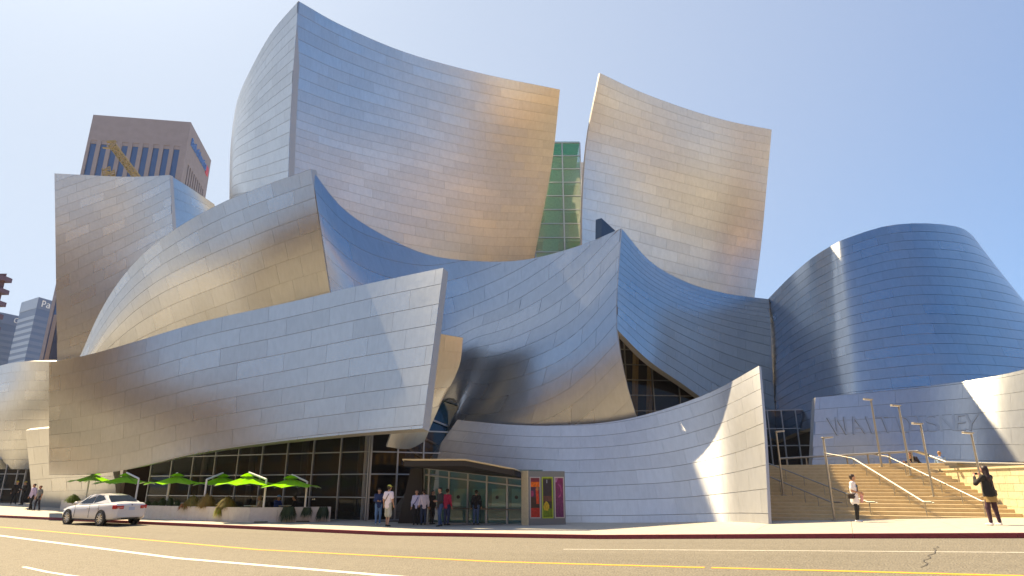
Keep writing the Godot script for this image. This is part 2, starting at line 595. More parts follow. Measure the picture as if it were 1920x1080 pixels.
func far_towers() -> void:
	# brown-beige office tower with deep window bays
	var a: Vector3 = Vector3(-171.91, 147.3, -229.99)
	var b: Vector3 = Vector3(-134.54, 147.3, -235.64)
	var c: Vector3 = Vector3(-140.91, 147.3, -268.75)
	a.y = 0; b.y = 0; c.y = 0
	var d := a + c - b
	var mid := (a + c) * 0.5
	var top := 147.3
	var t := thing("office_tower", "brown-beige granite office tower with tall dark window bays and a blue sign on its side", "office tower", "", mid)
	t.position = Vector3.ZERO
	var ins := []
	for p in [a, b, c, d]: ins.append(p.lerp(mid, 0.03))
	part(t, "glazed_core", prism(ins, 0, top - 1.5), M.tower_glass)
	var fa := face_frame(a, b, mid)
	var la := a.distance_to(b)
	var fb := face_frame(b, c, mid)
	var lb := b.distance_to(c)
	part(t, "wall", plate(fa, 0, la, top - 11.5, top, -0.9, 0.0), M.beige_tower)
	part(t, "wall", plate(fb, 0.01, lb, top - 17.0, top, -0.9, -0.01), M.beige_tower)
	part(t, "roof", prism([a.lerp(mid, 0.02), b.lerp(mid, 0.02), c.lerp(mid, 0.02), d.lerp(mid, 0.02)], top - 1.0, top - 0.2), M.beige_tower)
	for k in 10:
		var u0 := la * (0.105 * k - 0.012)
		var u1 := la * (0.105 * k + 0.030)
		if k == 0: u0 = 0.0
		if k == 9: u1 = la
		part(t, "pier", plate(fa, u0, u1, 0, top - 11.5, -0.9, 0.0), M.beige_tower)
		if k < 9:
			part(t, "spandrel", plate(fa, u1, la * (0.105 * (k + 1) - 0.012), top - 13.0, top - 11.5, -0.9, -0.25), M.beige_tower)
	for k in 10:
		var u0 := lb * (0.1 + 0.085 * k)
		part(t, "pier", plate(fb, u0 if k else 0.01, u0 + lb * 0.045 if k < 9 else lb, 0, top - 17.0, -0.9, -0.01), M.beige_tower)
	var blue := mat(lin(0.08, 0.2, 0.5), 0.6)
	lettering("Bank of America", 3.6, 0.5, blue, fb * Transform3D(Basis.from_scale(Vector3(lb * 0.62 / 33.0, 1, 1)), Vector3(lb * 0.46, top - 7.0, 0.25)), t, "lettering")
	part(t, "sign_emblem", plate(fb, lb * 0.82, lb * 0.93, top - 9.5, top - 5.5, 0.0, 0.3), mat(lin(0.5, 0.05, 0.08), 0.6))
	# tower crane before it
	var cr := thing("tower_crane", "yellow lattice crane boom rising before the brown-beige office tower", "crane")
	var yel := mat(lin(0.26, 0.20, 0.09), 0.7)
	boom(cr, "boom", Vector3(-96.3, 76.92, -150), Vector3(-105.63, 87.79, -150), 0.75, 16, yel)
	boom(cr, "mast", Vector3(-105.27, 77.15, -152), Vector3(-106.5, 81.49, -152), 1.0, 6, yel)
	var j := MB.new()
	j.beam(Vector3(-107.38, 86.45, -149.6), Vector3(-103.54, 86.14, -149.6), 0.35, 0.35)
	j.beam(Vector3(-106.59, 88.19, -149.6), Vector3(-104.37, 88.35, -149.6), 0.5, 0.5)
	part(cr, "boom_head", j.done(), yel)
	# blue-grey glass towers at the far end of the street
	glass_tower("glass_tower", "pale blue glass tower with white lettering beside the leftmost steel sail", Vector3(-331.63, 120, -416.66), Vector3(-311.03, 120, -403.83), Vector3(-303.87, 120, -428.86), 120, "Paul Hastings", 0.42)
	glass_tower("glass_tower", "darker blue glass tower partly behind the pale blue one", Vector3(-368.72, 118, -427.15), Vector3(-359.02, 118, -435.72), Vector3(-352.27, 118, -449.18), 118, "City National Bank", 0.95)
	# the edge of a brown block with balconies
	var bl := thing("balcony_block", "dark brown apartment block with jutting balconies cut by the left picture edge", "apartment block")
	var e0: Vector3 = Vector3(-138.36, 51.76, -150)
	var e1: Vector3 = Vector3(-124.79, 51.76, -150)
	var h := e1.y
	e0.y = 0; e1.y = 0
	var back := Vector3(-24, 0, -25)
	var brown := mat(lin(0.10, 0.05, 0.06), 0.8)
	part(bl, "wall", prism([e0, e1, e1 + back, e0 + back], 0, h), brown)
	for k in 16:
		var y := h - 1.5 - k * 3.1
		var sl := plate(face_frame(e0, e1, e0 + back), e0.distance_to(e1) - 7.0, e0.distance_to(e1) + 0.5, y - 0.5, y + 0.6, -1.5, 1.2)
		part(bl, "balcony", sl, mat(lin(0.10, 0.06, 0.09), 0.7) if k == 0 else (bl.get_child(1) as MeshInstance3D).material_override)
	# slim tan slab
	var tn := thing("tan_slab_tower", "slim tan slab building between the pale blue tower and the steel sail", "building")
	var s0: Vector3 = Vector3(-140.56, 51.85, -190)
	var s1: Vector3 = Vector3(-139.25, 51.85, -190)
	h = s0.y
	s0.y = 0; s1.y = 0
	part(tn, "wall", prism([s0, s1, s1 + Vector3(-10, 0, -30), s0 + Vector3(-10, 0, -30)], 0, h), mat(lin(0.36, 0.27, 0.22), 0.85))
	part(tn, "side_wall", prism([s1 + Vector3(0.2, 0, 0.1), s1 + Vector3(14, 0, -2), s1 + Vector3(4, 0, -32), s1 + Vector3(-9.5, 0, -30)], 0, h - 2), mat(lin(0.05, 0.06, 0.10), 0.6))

func boom(parent: Node3D, called: String, a: Vector3, b: Vector3, w: float, bays: int, m: Material) -> void:
	var q := MB.new()
	var z := (b - a).normalized()
	var x := Vector3(z.y, -z.x, 0).normalized()
	var y := z.cross(x)
	for i in [-1.0, 1.0]:
		for k in [-1.0, 1.0]:
			var o: Vector3 = x * w * i + y * w * k
			q.beam(a + o, b + o, 0.2, 0.2)
	for n in bays:
		var p := a.lerp(b, n / float(bays))
		var r := a.lerp(b, (n + 1.0) / bays)
		var f := 1.0 if n % 2 == 0 else -1.0
		for k in [-1.0, 1.0]:
			q.beam(p + x * w * f + y * w * k, r - x * w * f + y * w * k, 0.2, 0.2)
			q.beam(p - x * w + y * w * k, p + x * w + y * w * k, 0.2, 0.2)
	part(parent, called, q.done(), m)

func glass_tower(called: String, label: String, a: Vector3, b: Vector3, c: Vector3, top: float, txt: String, side: float) -> void:
	a.y = 0; b.y = 0; c.y = 0
	var t := thing(called, label, "office tower")
	var d := a + c - b
	var mid := (a + c) * 0.5
	part(t, "wall", prism([a, b, c, d], 0, top), mat(lin(0.09, 0.13, 0.21), 0.3, 0.2))
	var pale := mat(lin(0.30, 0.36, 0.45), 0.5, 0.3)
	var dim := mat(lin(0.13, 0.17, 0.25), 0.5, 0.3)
	for e in 2:
		var f := face_frame(a, b, mid) if e == 0 else face_frame(b, c, mid)
		var l := a.distance_to(b) if e == 0 else b.distance_to(c)
		for k in 13:
			var y := top - 13.0 - k * 4.2
			if y < 40: break
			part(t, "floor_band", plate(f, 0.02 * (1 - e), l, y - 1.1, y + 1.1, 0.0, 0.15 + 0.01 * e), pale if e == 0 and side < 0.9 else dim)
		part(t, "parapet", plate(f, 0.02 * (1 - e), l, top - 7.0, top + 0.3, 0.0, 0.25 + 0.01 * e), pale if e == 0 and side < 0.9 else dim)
	var fb := face_frame(b, c, mid)
	var size := 4.2 if side < 0.9 else 3.6
	var o := lettering(txt, size, 0.4, M.white, fb * Transform3D(Basis.IDENTITY, Vector3(0, top - 3.4, 0.4)), t, "lettering")
	(o.mesh as TextMesh).horizontal_alignment = HORIZONTAL_ALIGNMENT_LEFT
	o.transform = fb * Transform3D(Basis.IDENTITY, Vector3(b.distance_to(c) * (0.08 if side < 0.9 else 0.52), top - 3.4, 0.4))

func opposite_buildings() -> void:
	# what stands behind the photographer and shows in the steel and the glass
	var k := 0
	for a in [[-95.0, -48.0, 13.0, 19.0], [-42.0, 6.0, 12.0, 11.0], [16.0, 58.0, 14.0, 26.0], [64.0, 110.0, 2.0, 22.0], [40.0, 90.0, -75.0, 18.0]]:
		var t := thing("street_building", ["tan stone office block far down the opposite side of the street", "tan colonnaded building across the street from the ticket booth", "tall tan office block across the street from the stairs", "tan stone block past the corner on the opposite side", "tan hall on the far side of the cross street"][k], "building")
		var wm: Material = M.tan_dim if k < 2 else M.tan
		var f := Transform3D(street_basis(), W(a[0], a[2], 0))
		if k != 4: f.basis = f.basis.rotated(Vector3.UP, PI)
		if k != 4: f.origin = W(a[1], a[2], 0)
		var l: float = a[1] - a[0]
		part(t, "wall", plate(f, 0, l, -0.5, a[3], -20, -0.5), wm)
		part(t, "cornice", plate(f, -0.4, l + 0.4, a[3] - 2.0, a[3] + 0.6, -20.4, 0.2), wm)
		var n := int(l / 4.6)
		for i in n + 1:
			var u := l * i / n
			part(t, "pier", plate(f, u - 0.6, u + 0.6, -0.5, a[3] - 2.0, -0.5, 0.1), wm)
			if i < n:
				for fl in int((a[3] - 3.0) / 4.0):
					part(t, "window", plate(f, u + 1.1, u + l / n - 1.1, 1.0 + fl * 4.0, 3.6 + fl * 4.0, -0.5, -0.44), M.tower_glass)
		k += 1

# ---------------------------------------------------------------- the steel-clad hall

class SailSurface:
	# a smooth surface through a grid of points (rows from top to bottom, columns from left to right)
	var p := []
	func _init(rows: Array) -> void:
		p = rows
	static func cr(a: Vector3, b: Vector3, c: Vector3, d: Vector3, t: float) -> Vector3:
		return 0.5 * (2.0 * b + (c - a) * t + (2.0 * a - 5.0 * b + 4.0 * c - d) * t * t + (3.0 * b - a - 3.0 * c + d) * t * t * t)
	static func along(q: Array, t: float) -> Vector3:
		var n := q.size() - 1
		var x := clampf(t, 0.0, 1.0) * n
		var i := mini(int(x), n - 1)
		var b: Vector3 = q[i]
		var c: Vector3 = q[i + 1]
		var a: Vector3 = q[i - 1] if i > 0 else 2.0 * b - c
		var d: Vector3 = q[i + 2] if i + 2 <= n else 2.0 * c - b
		if n == 1: return b.lerp(c, x)
		return cr(a, b, c, d, x - i)
	func at(a: float, b: float) -> Vector3:
		var q := []
		for r in p: q.append(along(r, a))
		return along(q, b)
	func normal(a: float, b: float) -> Vector3:
		var e := 0.004
		var du := at(minf(a + e, 1), b) - at(maxf(a - e, 0), b)
		var dv := at(a, minf(b + e, 1)) - at(a, maxf(b - e, 0))
		return dv.cross(du).normalized()

var hall_panels := []

func clad(root: Node3D, called: String, label: String, rows: Array, row_h := 1.0, pan := 2.4, slope := 0.0, power := 1.0, finish := "steel", thick := 0.5, shows := 1.0, wall_b := 1.0) -> Node3D:
	# a sail: a core with thickness, and single steel sheets laid over it in rows. SLOPE lets the rows drift down across the sail
	var sk := SailSurface.new(rows)
	var na := 22
	var nb := 14
	var pts := []
	var nor := []
	for j in nb + 1:
		var pr := []
		var nr := []
		for i in na + 1:
			pr.append(sk.at(i / float(na), j / float(nb)))
			nr.append(sk.normal(i / float(na), j / float(nb)))
		pts.append(pr)
		nor.append(nr)
	var core := MB.new()
	var rim := MB.new()
	for j in nb:
		for i in na:
			var f := []
			var fn := []
			var bk := []
			var bn := []
			for e in [[j, i], [j, i + 1], [j + 1, i + 1], [j + 1, i]]:
				f.append(pts[e[0]][e[1]] - nor[e[0]][e[1]] * 0.035)
				fn.append(nor[e[0]][e[1]])
				bk.append(pts[e[0]][e[1]] - nor[e[0]][e[1]] * thick)
				bn.append(-nor[e[0]][e[1]])
			core.smooth_quad(f, fn)
			rim.smooth_quad(bk, bn)
	var c2 := sk.at(0.5, 0.5)
	for j in nb:
		for i in [0, na]:
			rim.quad(pts[j][i], pts[j + 1][i], pts[j + 1][i] - nor[j + 1][i] * thick, pts[j][i] - nor[j][i] * thick, pts[j][i] - c2)
	for i in na:
		for j in [0, nb]:
			rim.quad(pts[j][i], pts[j][i + 1], pts[j][i + 1] - nor[j][i + 1] * thick, pts[j][i] - nor[j][i] * thick, pts[j][i] - c2)
	var am := core.done(null, M.core)
	rim.done(am, M.back)
	var node := part(root, called, am, null, label)
	# rows and sheets
	var hgt := 0.0
	for k in 8: hgt += sk.at(0.1 + 0.1 * k, 0.0).distance_to(sk.at(0.1 + 0.1 * k, 0.5)) / 8.0 + sk.at(0.1 + 0.1 * k, 0.5).distance_to(sk.at(0.1 + 0.1 * k, 1.0)) / 8.0
	var wid := 0.0
	for k in 20: wid += sk.at(k / 20.0, 0.4).distance_to(sk.at((k + 1) / 20.0, 0.4))
	var nrow := maxi(2, roundi(hgt / row_h))
	var ncol := maxf(1.0, wid / pan)
	var r0 := floori(minf(0.0, -slope) * nrow) - 1
	var r1 := ceili((1.0 + maxf(0.0, -slope)) * nrow) + 1
	var gap_a := 0.0045 / wid
	var gap_r := 0.012 / hgt * nrow
	for r in range(r0, r1):
		var off := fposmod(r * 0.5 + rng.randf_range(-0.14, 0.14), 1.0)
		var j := -1
		while (j + off) < ncol:
			var a0 := (j + off) / ncol
			var a1 := (j + 1.0 + off) / ncol
			j += 1
			var ca0 := maxf(a0 + (gap_a if a0 > 0.0 else 0.0), 0.0)
			var ca1 := minf(a1 - (gap_a if a1 < 1.0 else 0.0), 1.0)
			if ca1 - ca0 < 0.15 / wid: continue
			var pm := sheet(sk, ca0, ca1, r + gap_r, r + 1.0 - gap_r, nrow, slope, power, wid, hgt)
			if pm.is_empty(): continue
			pm.append(node)
			pm.append(pm[2] if pm[3] < shows else 0.0)
			pm.append("%s%d" % [finish, rng.randi() % 6])
			if root.name == "concert_hall":
				hall_panels.append(pm)
			else:
				part(node, "panel", (pm[0] as MB).done(), M[pm[6]])
	return node

func sheet(sk: SailSurface, a0: float, a1: float, r0: float, r1: float, nrow: int, slope: float, power: float, wid: float, hgt: float) -> Array:
	var cols := 4
	var lo := []
	var hi := []
	var aa := []
	for i in cols + 1:
		var a := lerpf(a0, a1, i / float(cols))
		var sh := slope * pow(a, power)
		lo.append(clampf(r0 / nrow + sh, 0.0, 1.0))
		hi.append(clampf(r1 / nrow + sh, 0.0, 1.0))
		aa.append(a)
	var full := false
	for i in cols + 1:
		if hi[i] - lo[i] > 0.004: full = true
	if not full: return []
	var b := MB.new()
	var tilt := Vector3(rng.randf_range(-1, 1), rng.randf_range(-1, 1), rng.randf_range(-1, 1)) * 0.004
	var tone := rng.randf_range(0.92, 1.06)
	var g := [[], [], []]
	var gn := [[], [], []]
	for i in cols + 1:
		for k in 3:
			var bb: float = lerpf(lo[i], hi[i], k * 0.5)
			g[k].append(sk.at(aa[i], bb))
			gn[k].append((sk.normal(aa[i], bb) + tilt).normalized())
	var area := 0.0
	for i in cols:
		if hi[i] - lo[i] < 0.0005 and hi[i + 1] - lo[i + 1] < 0.0005: continue
		for k in 2:
			var t := []
			for e in [[k, i], [k, i + 1], [k + 1, i + 1], [k + 1, i]]:
				t.append(Vector2(lerpf(lo[e[1]], hi[e[1]], e[0] * 0.5) * hgt, aa[e[1]] * wid))
			b.smooth_quad([g[k][i], g[k][i + 1], g[k + 1][i + 1], g[k + 1][i]], [gn[k][i], gn[k][i + 1], gn[k + 1][i + 1], gn[k + 1][i]], t)
		area += (g[0][i + 1] - g[0][i]).cross(g[2][i] - g[0][i]).length()
		for k in [0, 2]:
			b.quad(g[k][i], g[k][i + 1], g[k][i + 1] - gn[k][i + 1] * 0.033, g[k][i] - gn[k][i] * 0.033, g[k][i] - g[1][i])
	for i in [0, cols]:
		b.quad(g[0][i], g[2][i], g[2][i] - gn[2][i] * 0.033, g[0][i] - gn[0][i] * 0.033, g[0][i] - g[0][2])
	var mid: Vector3 = g[1][2]
	var see := mid - Vector3(0, 1.6, 0)
	var big: float = area * absf(see.normalized().dot(gn[1][2])) / see.length_squared()
	return [b, tone, big, (lo[2] + hi[2]) * 0.5]

func lay_hall_panels() -> void:
	# the largest sheets are parts of their own; the rest of each sail is one cladding mesh
	hall_panels.sort_custom(func(x, y): return x[5] > y[5])
	var rest := {}
	for i in hall_panels.size():
		var p: Array = hall_panels[i]
		if i < 300:
			part(p[4], "panel", (p[0] as MB).done(), M[p[6]])
		else:
			if not rest.has(p[4]): rest[p[4]] = {}
			if not rest[p[4]].has(p[6]): rest[p[4]][p[6]] = MB.new()
			(rest[p[4]][p[6]] as MB).add(p[0])
	for node in rest:
		var am := ArrayMesh.new()
		for k in rest[node]: (rest[node][k] as MB).done(am, M[k])
		part(node, "cladding", am, null, "", "stuff")

func concert_hall() -> void:
	var hall := thing("concert_hall", "huge concert hall of billowing brushed steel sails above a glazed cafe front", "concert hall")
	# tall sail facing the street
	clad(hall, "steel_sail", "tallest steel sail, pale with a golden lower edge and upper corner", [
		[Vector3(-18.48, 41.73, -45.6), Vector3(-15.03, 40.39, -47), Vector3(-9.69, 39.24, -49.2), Vector3(-2.98, 38.33, -51), Vector3(4.46, 36.83, -51.4)],
		[Vector3(-18.58, 32.53, -46.8), Vector3(-14.75, 31.96, -48.5), Vector3(-9.59, 31.82, -50.9), Vector3(-2.99, 31.38, -53.3), Vector3(3.85, 31.2, -54.5)],
		[Vector3(-18.61, 26.63, -47.9), Vector3(-14.62, 26.1, -49.8), Vector3(-9.54, 25.81, -52.4), Vector3(-2.99, 25.69, -55.1), Vector3(2.85, 25.99, -56.4)],
		[Vector3(-18.53, 20.03, -49.2), Vector3(-14.47, 19.37, -51.3), Vector3(-9.46, 18.84, -54.1), Vector3(-3.48, 19.02, -57.1), Vector3(1.53, 19.41, -58.4)]], 0.85, 2.3, 0.0, 1.0, "bright", 0.3, 0.86)
	clad(hall, "steel_sail", "rounded steel flank at the left of the tallest sail", [
		[Vector3(-27.78, 35.8, -56), Vector3(-26.16, 36.92, -53), Vector3(-23.9, 38.01, -50), Vector3(-21.33, 40.15, -47.6), Vector3(-18.54, 41.82, -45.7)],
		[Vector3(-27.55, 32.02, -56), Vector3(-25.84, 32.05, -53), Vector3(-23.34, 31.39, -50), Vector3(-20.74, 31.49, -48), Vector3(-18.36, 31.69, -46.3)],
		[Vector3(-26.72, 25.27, -56), Vector3(-24.91, 24, -53), Vector3(-22.5, 22.82, -50.2), Vector3(-20.04, 22.06, -48.4), Vector3(-17.92, 21.51, -47.1)]], 0.85, 2.3, 0.0, 1.0, "bright", 0.6, 0.8)
	# second tall sail
	clad(hall, "steel_sail", "second tall steel sail, golden at its upper corner, right of the green glass", [
		[Vector3(7.63, 35.81, -47.5), Vector3(11.38, 35.1, -49.2), Vector3(16.01, 34.34, -50.8), Vector3(20.19, 33.75, -51.9), Vector3(24.15, 33.27, -52.5)],
		[Vector3(6.56, 30.46, -49.5), Vector3(10.95, 30.1, -51), Vector3(15.79, 29.52, -52.4), Vector3(19.98, 29.01, -53.5), Vector3(23.75, 28.49, -54.1)],
		[Vector3(6.07, 24.52, -50.7), Vector3(10.45, 24.34, -52.6), Vector3(15.36, 23.8, -54.4), Vector3(19.4, 23.18, -55.5), Vector3(23.06, 22.47, -55.7)],
		[Vector3(5.95, 18.01, -51.5), Vector3(9.83, 17.76, -53.8), Vector3(14.71, 17.11, -55.8), Vector3(18.56, 16.6, -56.7), Vector3(21.79, 16.04, -56.5)]], 0.85, 2.3, 0.0, 1.0, "bright", 0.3, 0.85)
	# sail at the far left, with its return
	clad(hall, "steel_sail", "upright steel sail at the far left in front of the office tower", [
		[Vector3(-47.86, 32.85, -60.4), Vector3(-44.89, 32.87, -60.8), Vector3(-41.62, 32.79, -61), Vector3(-38.68, 32.69, -60.8), Vector3(-35.67, 32.56, -60.2)],
		[Vector3(-47.4, 26.01, -62), Vector3(-44.3, 26.17, -62.4), Vector3(-41.09, 26.25, -62.6), Vector3(-38, 26.09, -62.2), Vector3(-34.82, 25.77, -61.4)],
		[Vector3(-47.1, 18.01, -64.2), Vector3(-43.71, 18.06, -64.4), Vector3(-40.39, 18.06, -64.4), Vector3(-37.16, 17.91, -63.8), Vector3(-33.72, 17.65, -62.8)],
		[Vector3(-46.76, 11.11, -66), Vector3(-43.38, 11.14, -66.2), Vector3(-40.08, 11.14, -66.2), Vector3(-36.82, 11.06, -65.6), Vector3(-33.2, 10.88, -64.4)]], 1.0, 2.4, -0.25, 1.0, "steel", 0.5, 0.75)
	clad(hall, "steel_sail", "tan steel return wall behind the far left sail", [
		[Vector3(-35.75, 32.64, -60.4), Vector3(-34.95, 32.53, -63), Vector3(-33.79, 32.17, -66.6)],
		[Vector3(-35.58, 26.32, -62.8), Vector3(-35.07, 27.58, -66), Vector3(-34, 29.36, -70.5)]], 1.0, 2.4, 0.0, 1.0, "steel", 0.5, 0.7)
	# golden curled sail
	clad(hall, "steel_sail", "curled golden steel sail behind the long low sail", [
		[Vector3(-39.56, 10.86, -57), Vector3(-37.87, 12.58, -55.4), Vector3(-35.38, 15.62, -53), Vector3(-32.57, 17.96, -50.6), Vector3(-29.33, 19.66, -48.2), Vector3(-25.73, 20.73, -45.8), Vector3(-21.7, 21.52, -43.4), Vector3(-17.68, 21.77, -41), Vector3(-13.47, 21.89, -38.6)],
		[Vector3(-40.04, 9.43, -57.6), Vector3(-37.82, 10.81, -55.8), Vector3(-34.39, 13.29, -53), Vector3(-31.16, 14.98, -50.6), Vector3(-27.67, 16.14, -48.4), Vector3(-23.93, 16.72, -46.1), Vector3(-20.13, 17.18, -43.8), Vector3(-16.49, 17.58, -41.6), Vector3(-12.8, 17.95, -39.6)],
		[Vector3(-40.54, 7.86, -58.4), Vector3(-37.98, 9.06, -56.6), Vector3(-33.76, 10.28, -54), Vector3(-29.9, 10.77, -51.6), Vector3(-26.15, 11.17, -49.6), Vector3(-22.53, 11.69, -47.6), Vector3(-18.97, 12.01, -45.4), Vector3(-15.52, 12.55, -43.6), Vector3(-12.08, 12.84, -41.8)]], 1.0, 2.4, 0.0, 1.0, "steel", 0.5, 0.72)
	# the deep wave in the middle
	clad(hall, "steel_sail", "deep blue-grey wave of steel sagging between two peaks", [
		[Vector3(-13.5, 21.99, -38.8), Vector3(-11.59, 19.72, -39.9), Vector3(-9.12, 18.17, -40.7), Vector3(-5.82, 16.69, -41), Vector3(-2.15, 16.01, -40.5), Vector3(1.04, 15.69, -39.2), Vector3(4.2, 16.05, -37.7), Vector3(6.74, 16.78, -36.6)],
		[Vector3(-12.53, 17.45, -39.3), Vector3(-10.22, 15.46, -40), Vector3(-7.41, 13.95, -40.5), Vector3(-4.39, 13.06, -40.6), Vector3(-1.9, 12.69, -39.9), Vector3(0.84, 12.53, -38.7), Vector3(3.89, 12.84, -37.2), Vector3(6.28, 13.6, -36.1)],
		[Vector3(-11.73, 13.26, -40), Vector3(-8.91, 11.14, -40.1), Vector3(-6.29, 9.92, -40.1), Vector3(-4.13, 10.05, -39.9), Vector3(-2.27, 10.27, -39.3), Vector3(-0.16, 9.63, -38.2), Vector3(3.28, 9.56, -36.8), Vector3(6.04, 10.37, -35.8)],
		[Vector3(-10.72, 8.37, -40), Vector3(-8.13, 7.17, -39.8), Vector3(-5.86, 7.34, -39.8), Vector3(-4.12, 8.25, -39.7), Vector3(-2.71, 8.27, -39.4), Vector3(-1.44, 6.91, -38.6), Vector3(2.61, 6.27, -37.1), Vector3(6.43, 7.24, -36)],
		[Vector3(-10.19, 5.73, -40), Vector3(-7.65, 5.06, -39.8), Vector3(-5.64, 5.54, -39.7), Vector3(-4.13, 6.72, -39.6), Vector3(-3.26, 6.32, -39.5), Vector3(-3.66, 4.08, -39.2), Vector3(2.13, 2.81, -37.9), Vector3(7.47, 3.62, -36.6)]], 1.0, 2.4, -0.6, 2.0, "steel", 0.35, 0.97)
	# small dark fin behind its right peak
	var fin := MB.new()
	fin.slab([Vector3(6.67, 20.67, -44), Vector3(7.71, 19.89, -44.5), Vector3(7.51, 18.27, -44.5), Vector3(6.53, 18.08, -44)], Vector3(-0.4, 0, -0.3))
	part(hall, "steel_fin", fin.done(), mat(lin(0.06, 0.09, 0.13), 0.4, 0.6))
	# dark blue sail on the right
	clad(hall, "steel_sail", "dark blue shaded steel sail left of the round drum", [
		[Vector3(6.79, 16.79, -36.7), Vector3(9.07, 15.47, -39.2), Vector3(12.16, 14.92, -41.9), Vector3(15.68, 14.9, -44.4), Vector3(19.76, 15.31, -47.2)],
		[Vector3(6.32, 13.64, -36.2), Vector3(8.61, 12.67, -38), Vector3(11.52, 12.16, -40.6), Vector3(14.92, 11.88, -43.2), Vector3(19.18, 11.83, -46.4)],
		[Vector3(6.03, 10.18, -35.8), Vector3(7.96, 8.6, -36.9), Vector3(10.54, 7.53, -39.3), Vector3(13.88, 6, -42), Vector3(18.37, 4.62, -45.6)]], 0.55, 2.4, 0.0, 1.0, "steel", 0.4, 0.9)
	# round drum
	clad(hall, "steel_drum", "round leaning steel drum with bright vertical bands above the stairs", [
		[Vector3(19.69, 15.33, -47.4), Vector3(20.79, 16.55, -45.6), Vector3(21.99, 17.58, -44.2), Vector3(22.74, 17.93, -42.4), Vector3(23.54, 18.22, -41.8), Vector3(26.56, 19.27, -42.2), Vector3(29.68, 19.75, -42.8), Vector3(34.38, 20.73, -45.8), Vector3(38.59, 21.76, -50), Vector3(42.71, 23.15, -55)],
		[Vector3(18.94, 9.84, -46.6), Vector3(19.81, 10.67, -44.6), Vector3(20.77, 11.22, -42.8), Vector3(21.67, 11.51, -41.2), Vector3(22.65, 11.74, -40.5), Vector3(25.83, 12.23, -40.2), Vector3(29.37, 12.34, -40.6), Vector3(34.67, 12.69, -43.4), Vector3(40.09, 13.32, -47.5), Vector3(45.69, 13.98, -53)],
		[Vector3(18.29, 4.53, -45.8), Vector3(18.91, 4.98, -43.6), Vector3(19.74, 5.32, -41.6), Vector3(20.66, 5.33, -39.9), Vector3(21.84, 5.33, -39.2), Vector3(25.17, 5.39, -38.6), Vector3(29.29, 5.45, -38.8), Vector3(35.28, 5.52, -41.2), Vector3(42.4, 5.56, -45.5), Vector3(49.02, 5.43, -51)]], 0.68, 2.4, 0.0, 1.0, "steel", 0.4, 0.8)
	# long low sail over the cafe
	clad(hall, "steel_sail", "long low blue-silver steel sail hung over the cafe terrace", [
		[Vector3(-30.84, 9.46, -42.2), Vector3(-27.85, 9.93, -41.7), Vector3(-24.58, 10.64, -41), Vector3(-19.82, 11.67, -39.8), Vector3(-13.57, 12.23, -37.3), Vector3(-8.19, 12.6, -34.7), Vector3(-3.67, 12.73, -32.3)],
		[Vector3(-30.66, 5.7, -43.1), Vector3(-27.56, 5.95, -42.2), Vector3(-24.13, 6.42, -40.9), Vector3(-19.09, 7.21, -38.9), Vector3(-13.11, 7.76, -36.4), Vector3(-8.02, 8.07, -33.7), Vector3(-3.93, 8.18, -31.3)],
		[Vector3(-31.11, 2.33, -44.8), Vector3(-27.78, 2.31, -43.4), Vector3(-23.96, 2.6, -41.5), Vector3(-18.4, 3.43, -38.6), Vector3(-12.72, 3.9, -35.6), Vector3(-7.89, 4.11, -32.8), Vector3(-4.16, 4.16, -30.3)]], 1.0, 2.6, -0.02, 1.0, "steel", 0.5, 1.0)
	# low sail at the left edge
	clad(hall, "steel_sail", "low brown-grey steel sail at the left picture edge with a bright band", [
		[Vector3(-62.12, 12.12, -69), Vector3(-54.48, 12.71, -65), Vector3(-49.8, 12.93, -62), Vector3(-46.5, 12.87, -60), Vector3(-43.7, 12.66, -58.6), Vector3(-40.76, 12.42, -57.6)],
		[Vector3(-62.38, 7.69, -70), Vector3(-54.79, 7.89, -66.2), Vector3(-50.23, 8.02, -63.2), Vector3(-46.75, 8.02, -61.3), Vector3(-43.91, 7.92, -60.3), Vector3(-41.22, 7.86, -59.7)],
		[Vector3(-63.49, 3.22, -72), Vector3(-56.02, 3.2, -68.5), Vector3(-51.72, 3.19, -65.8), Vector3(-48.14, 3.15, -64.2), Vector3(-45.22, 3.13, -63.5), Vector3(-42.44, 3.12, -63)]], 1.0, 2.4, 0.0, 1.0, "steel", 0.5, 1.0)
	# leaning golden wall under the long sail
	clad(hall, "steel_wall", "leaning golden steel wall lit by the sun beside the cafe terrace", [
		[Vector3(-39.08, 5.88, -52.5), Vector3(-35.14, 5.87, -50), Vector3(-31, 5.73, -47.4), Vector3(-27.91, 5.55, -45.4)],
		[Vector3(-39.64, 2.08, -55), Vector3(-35.45, 2.22, -52.2), Vector3(-31.27, 2.29, -49.2), Vector3(-27.79, 2.26, -46.6)],
		[Vector3(-39.61, -0.53, -56), Vector3(-35.2, -0.57, -53), Vector3(-30.71, -0.5, -49.6), Vector3(-27.06, -0.39, -46.8)]], 1.1, 2.4, 0.0, 1.0, "steel", 0.4, 0.7)
	# small pink-grey sail between the long sail and the wave
	clad(hall, "steel_sail", "small pinkish steel fin between the long sail and the wave", [
		[Vector3(-5.37, 9.69, -33), Vector3(-3.95, 9.43, -33.5), Vector3(-2.66, 9.3, -34)],
		[Vector3(-5.47, 7.8, -33.3), Vector3(-4.12, 7.61, -33.8), Vector3(-2.87, 7.68, -34.2)],
		[Vector3(-5.82, 5.61, -33.6), Vector3(-4.76, 5.44, -34), Vector3(-3.86, 5.65, -34.4)],
		[Vector3(-6.45, 3.53, -33.9), Vector3(-5.41, 3.44, -34.3), Vector3(-4.61, 3.84, -34.6)]], 1.0, 1.6, 0.0, 1.0, "steel", 0.3, 1.0)
	lay_hall_panels()
	hall_glass(hall)
	hall_body(hall)

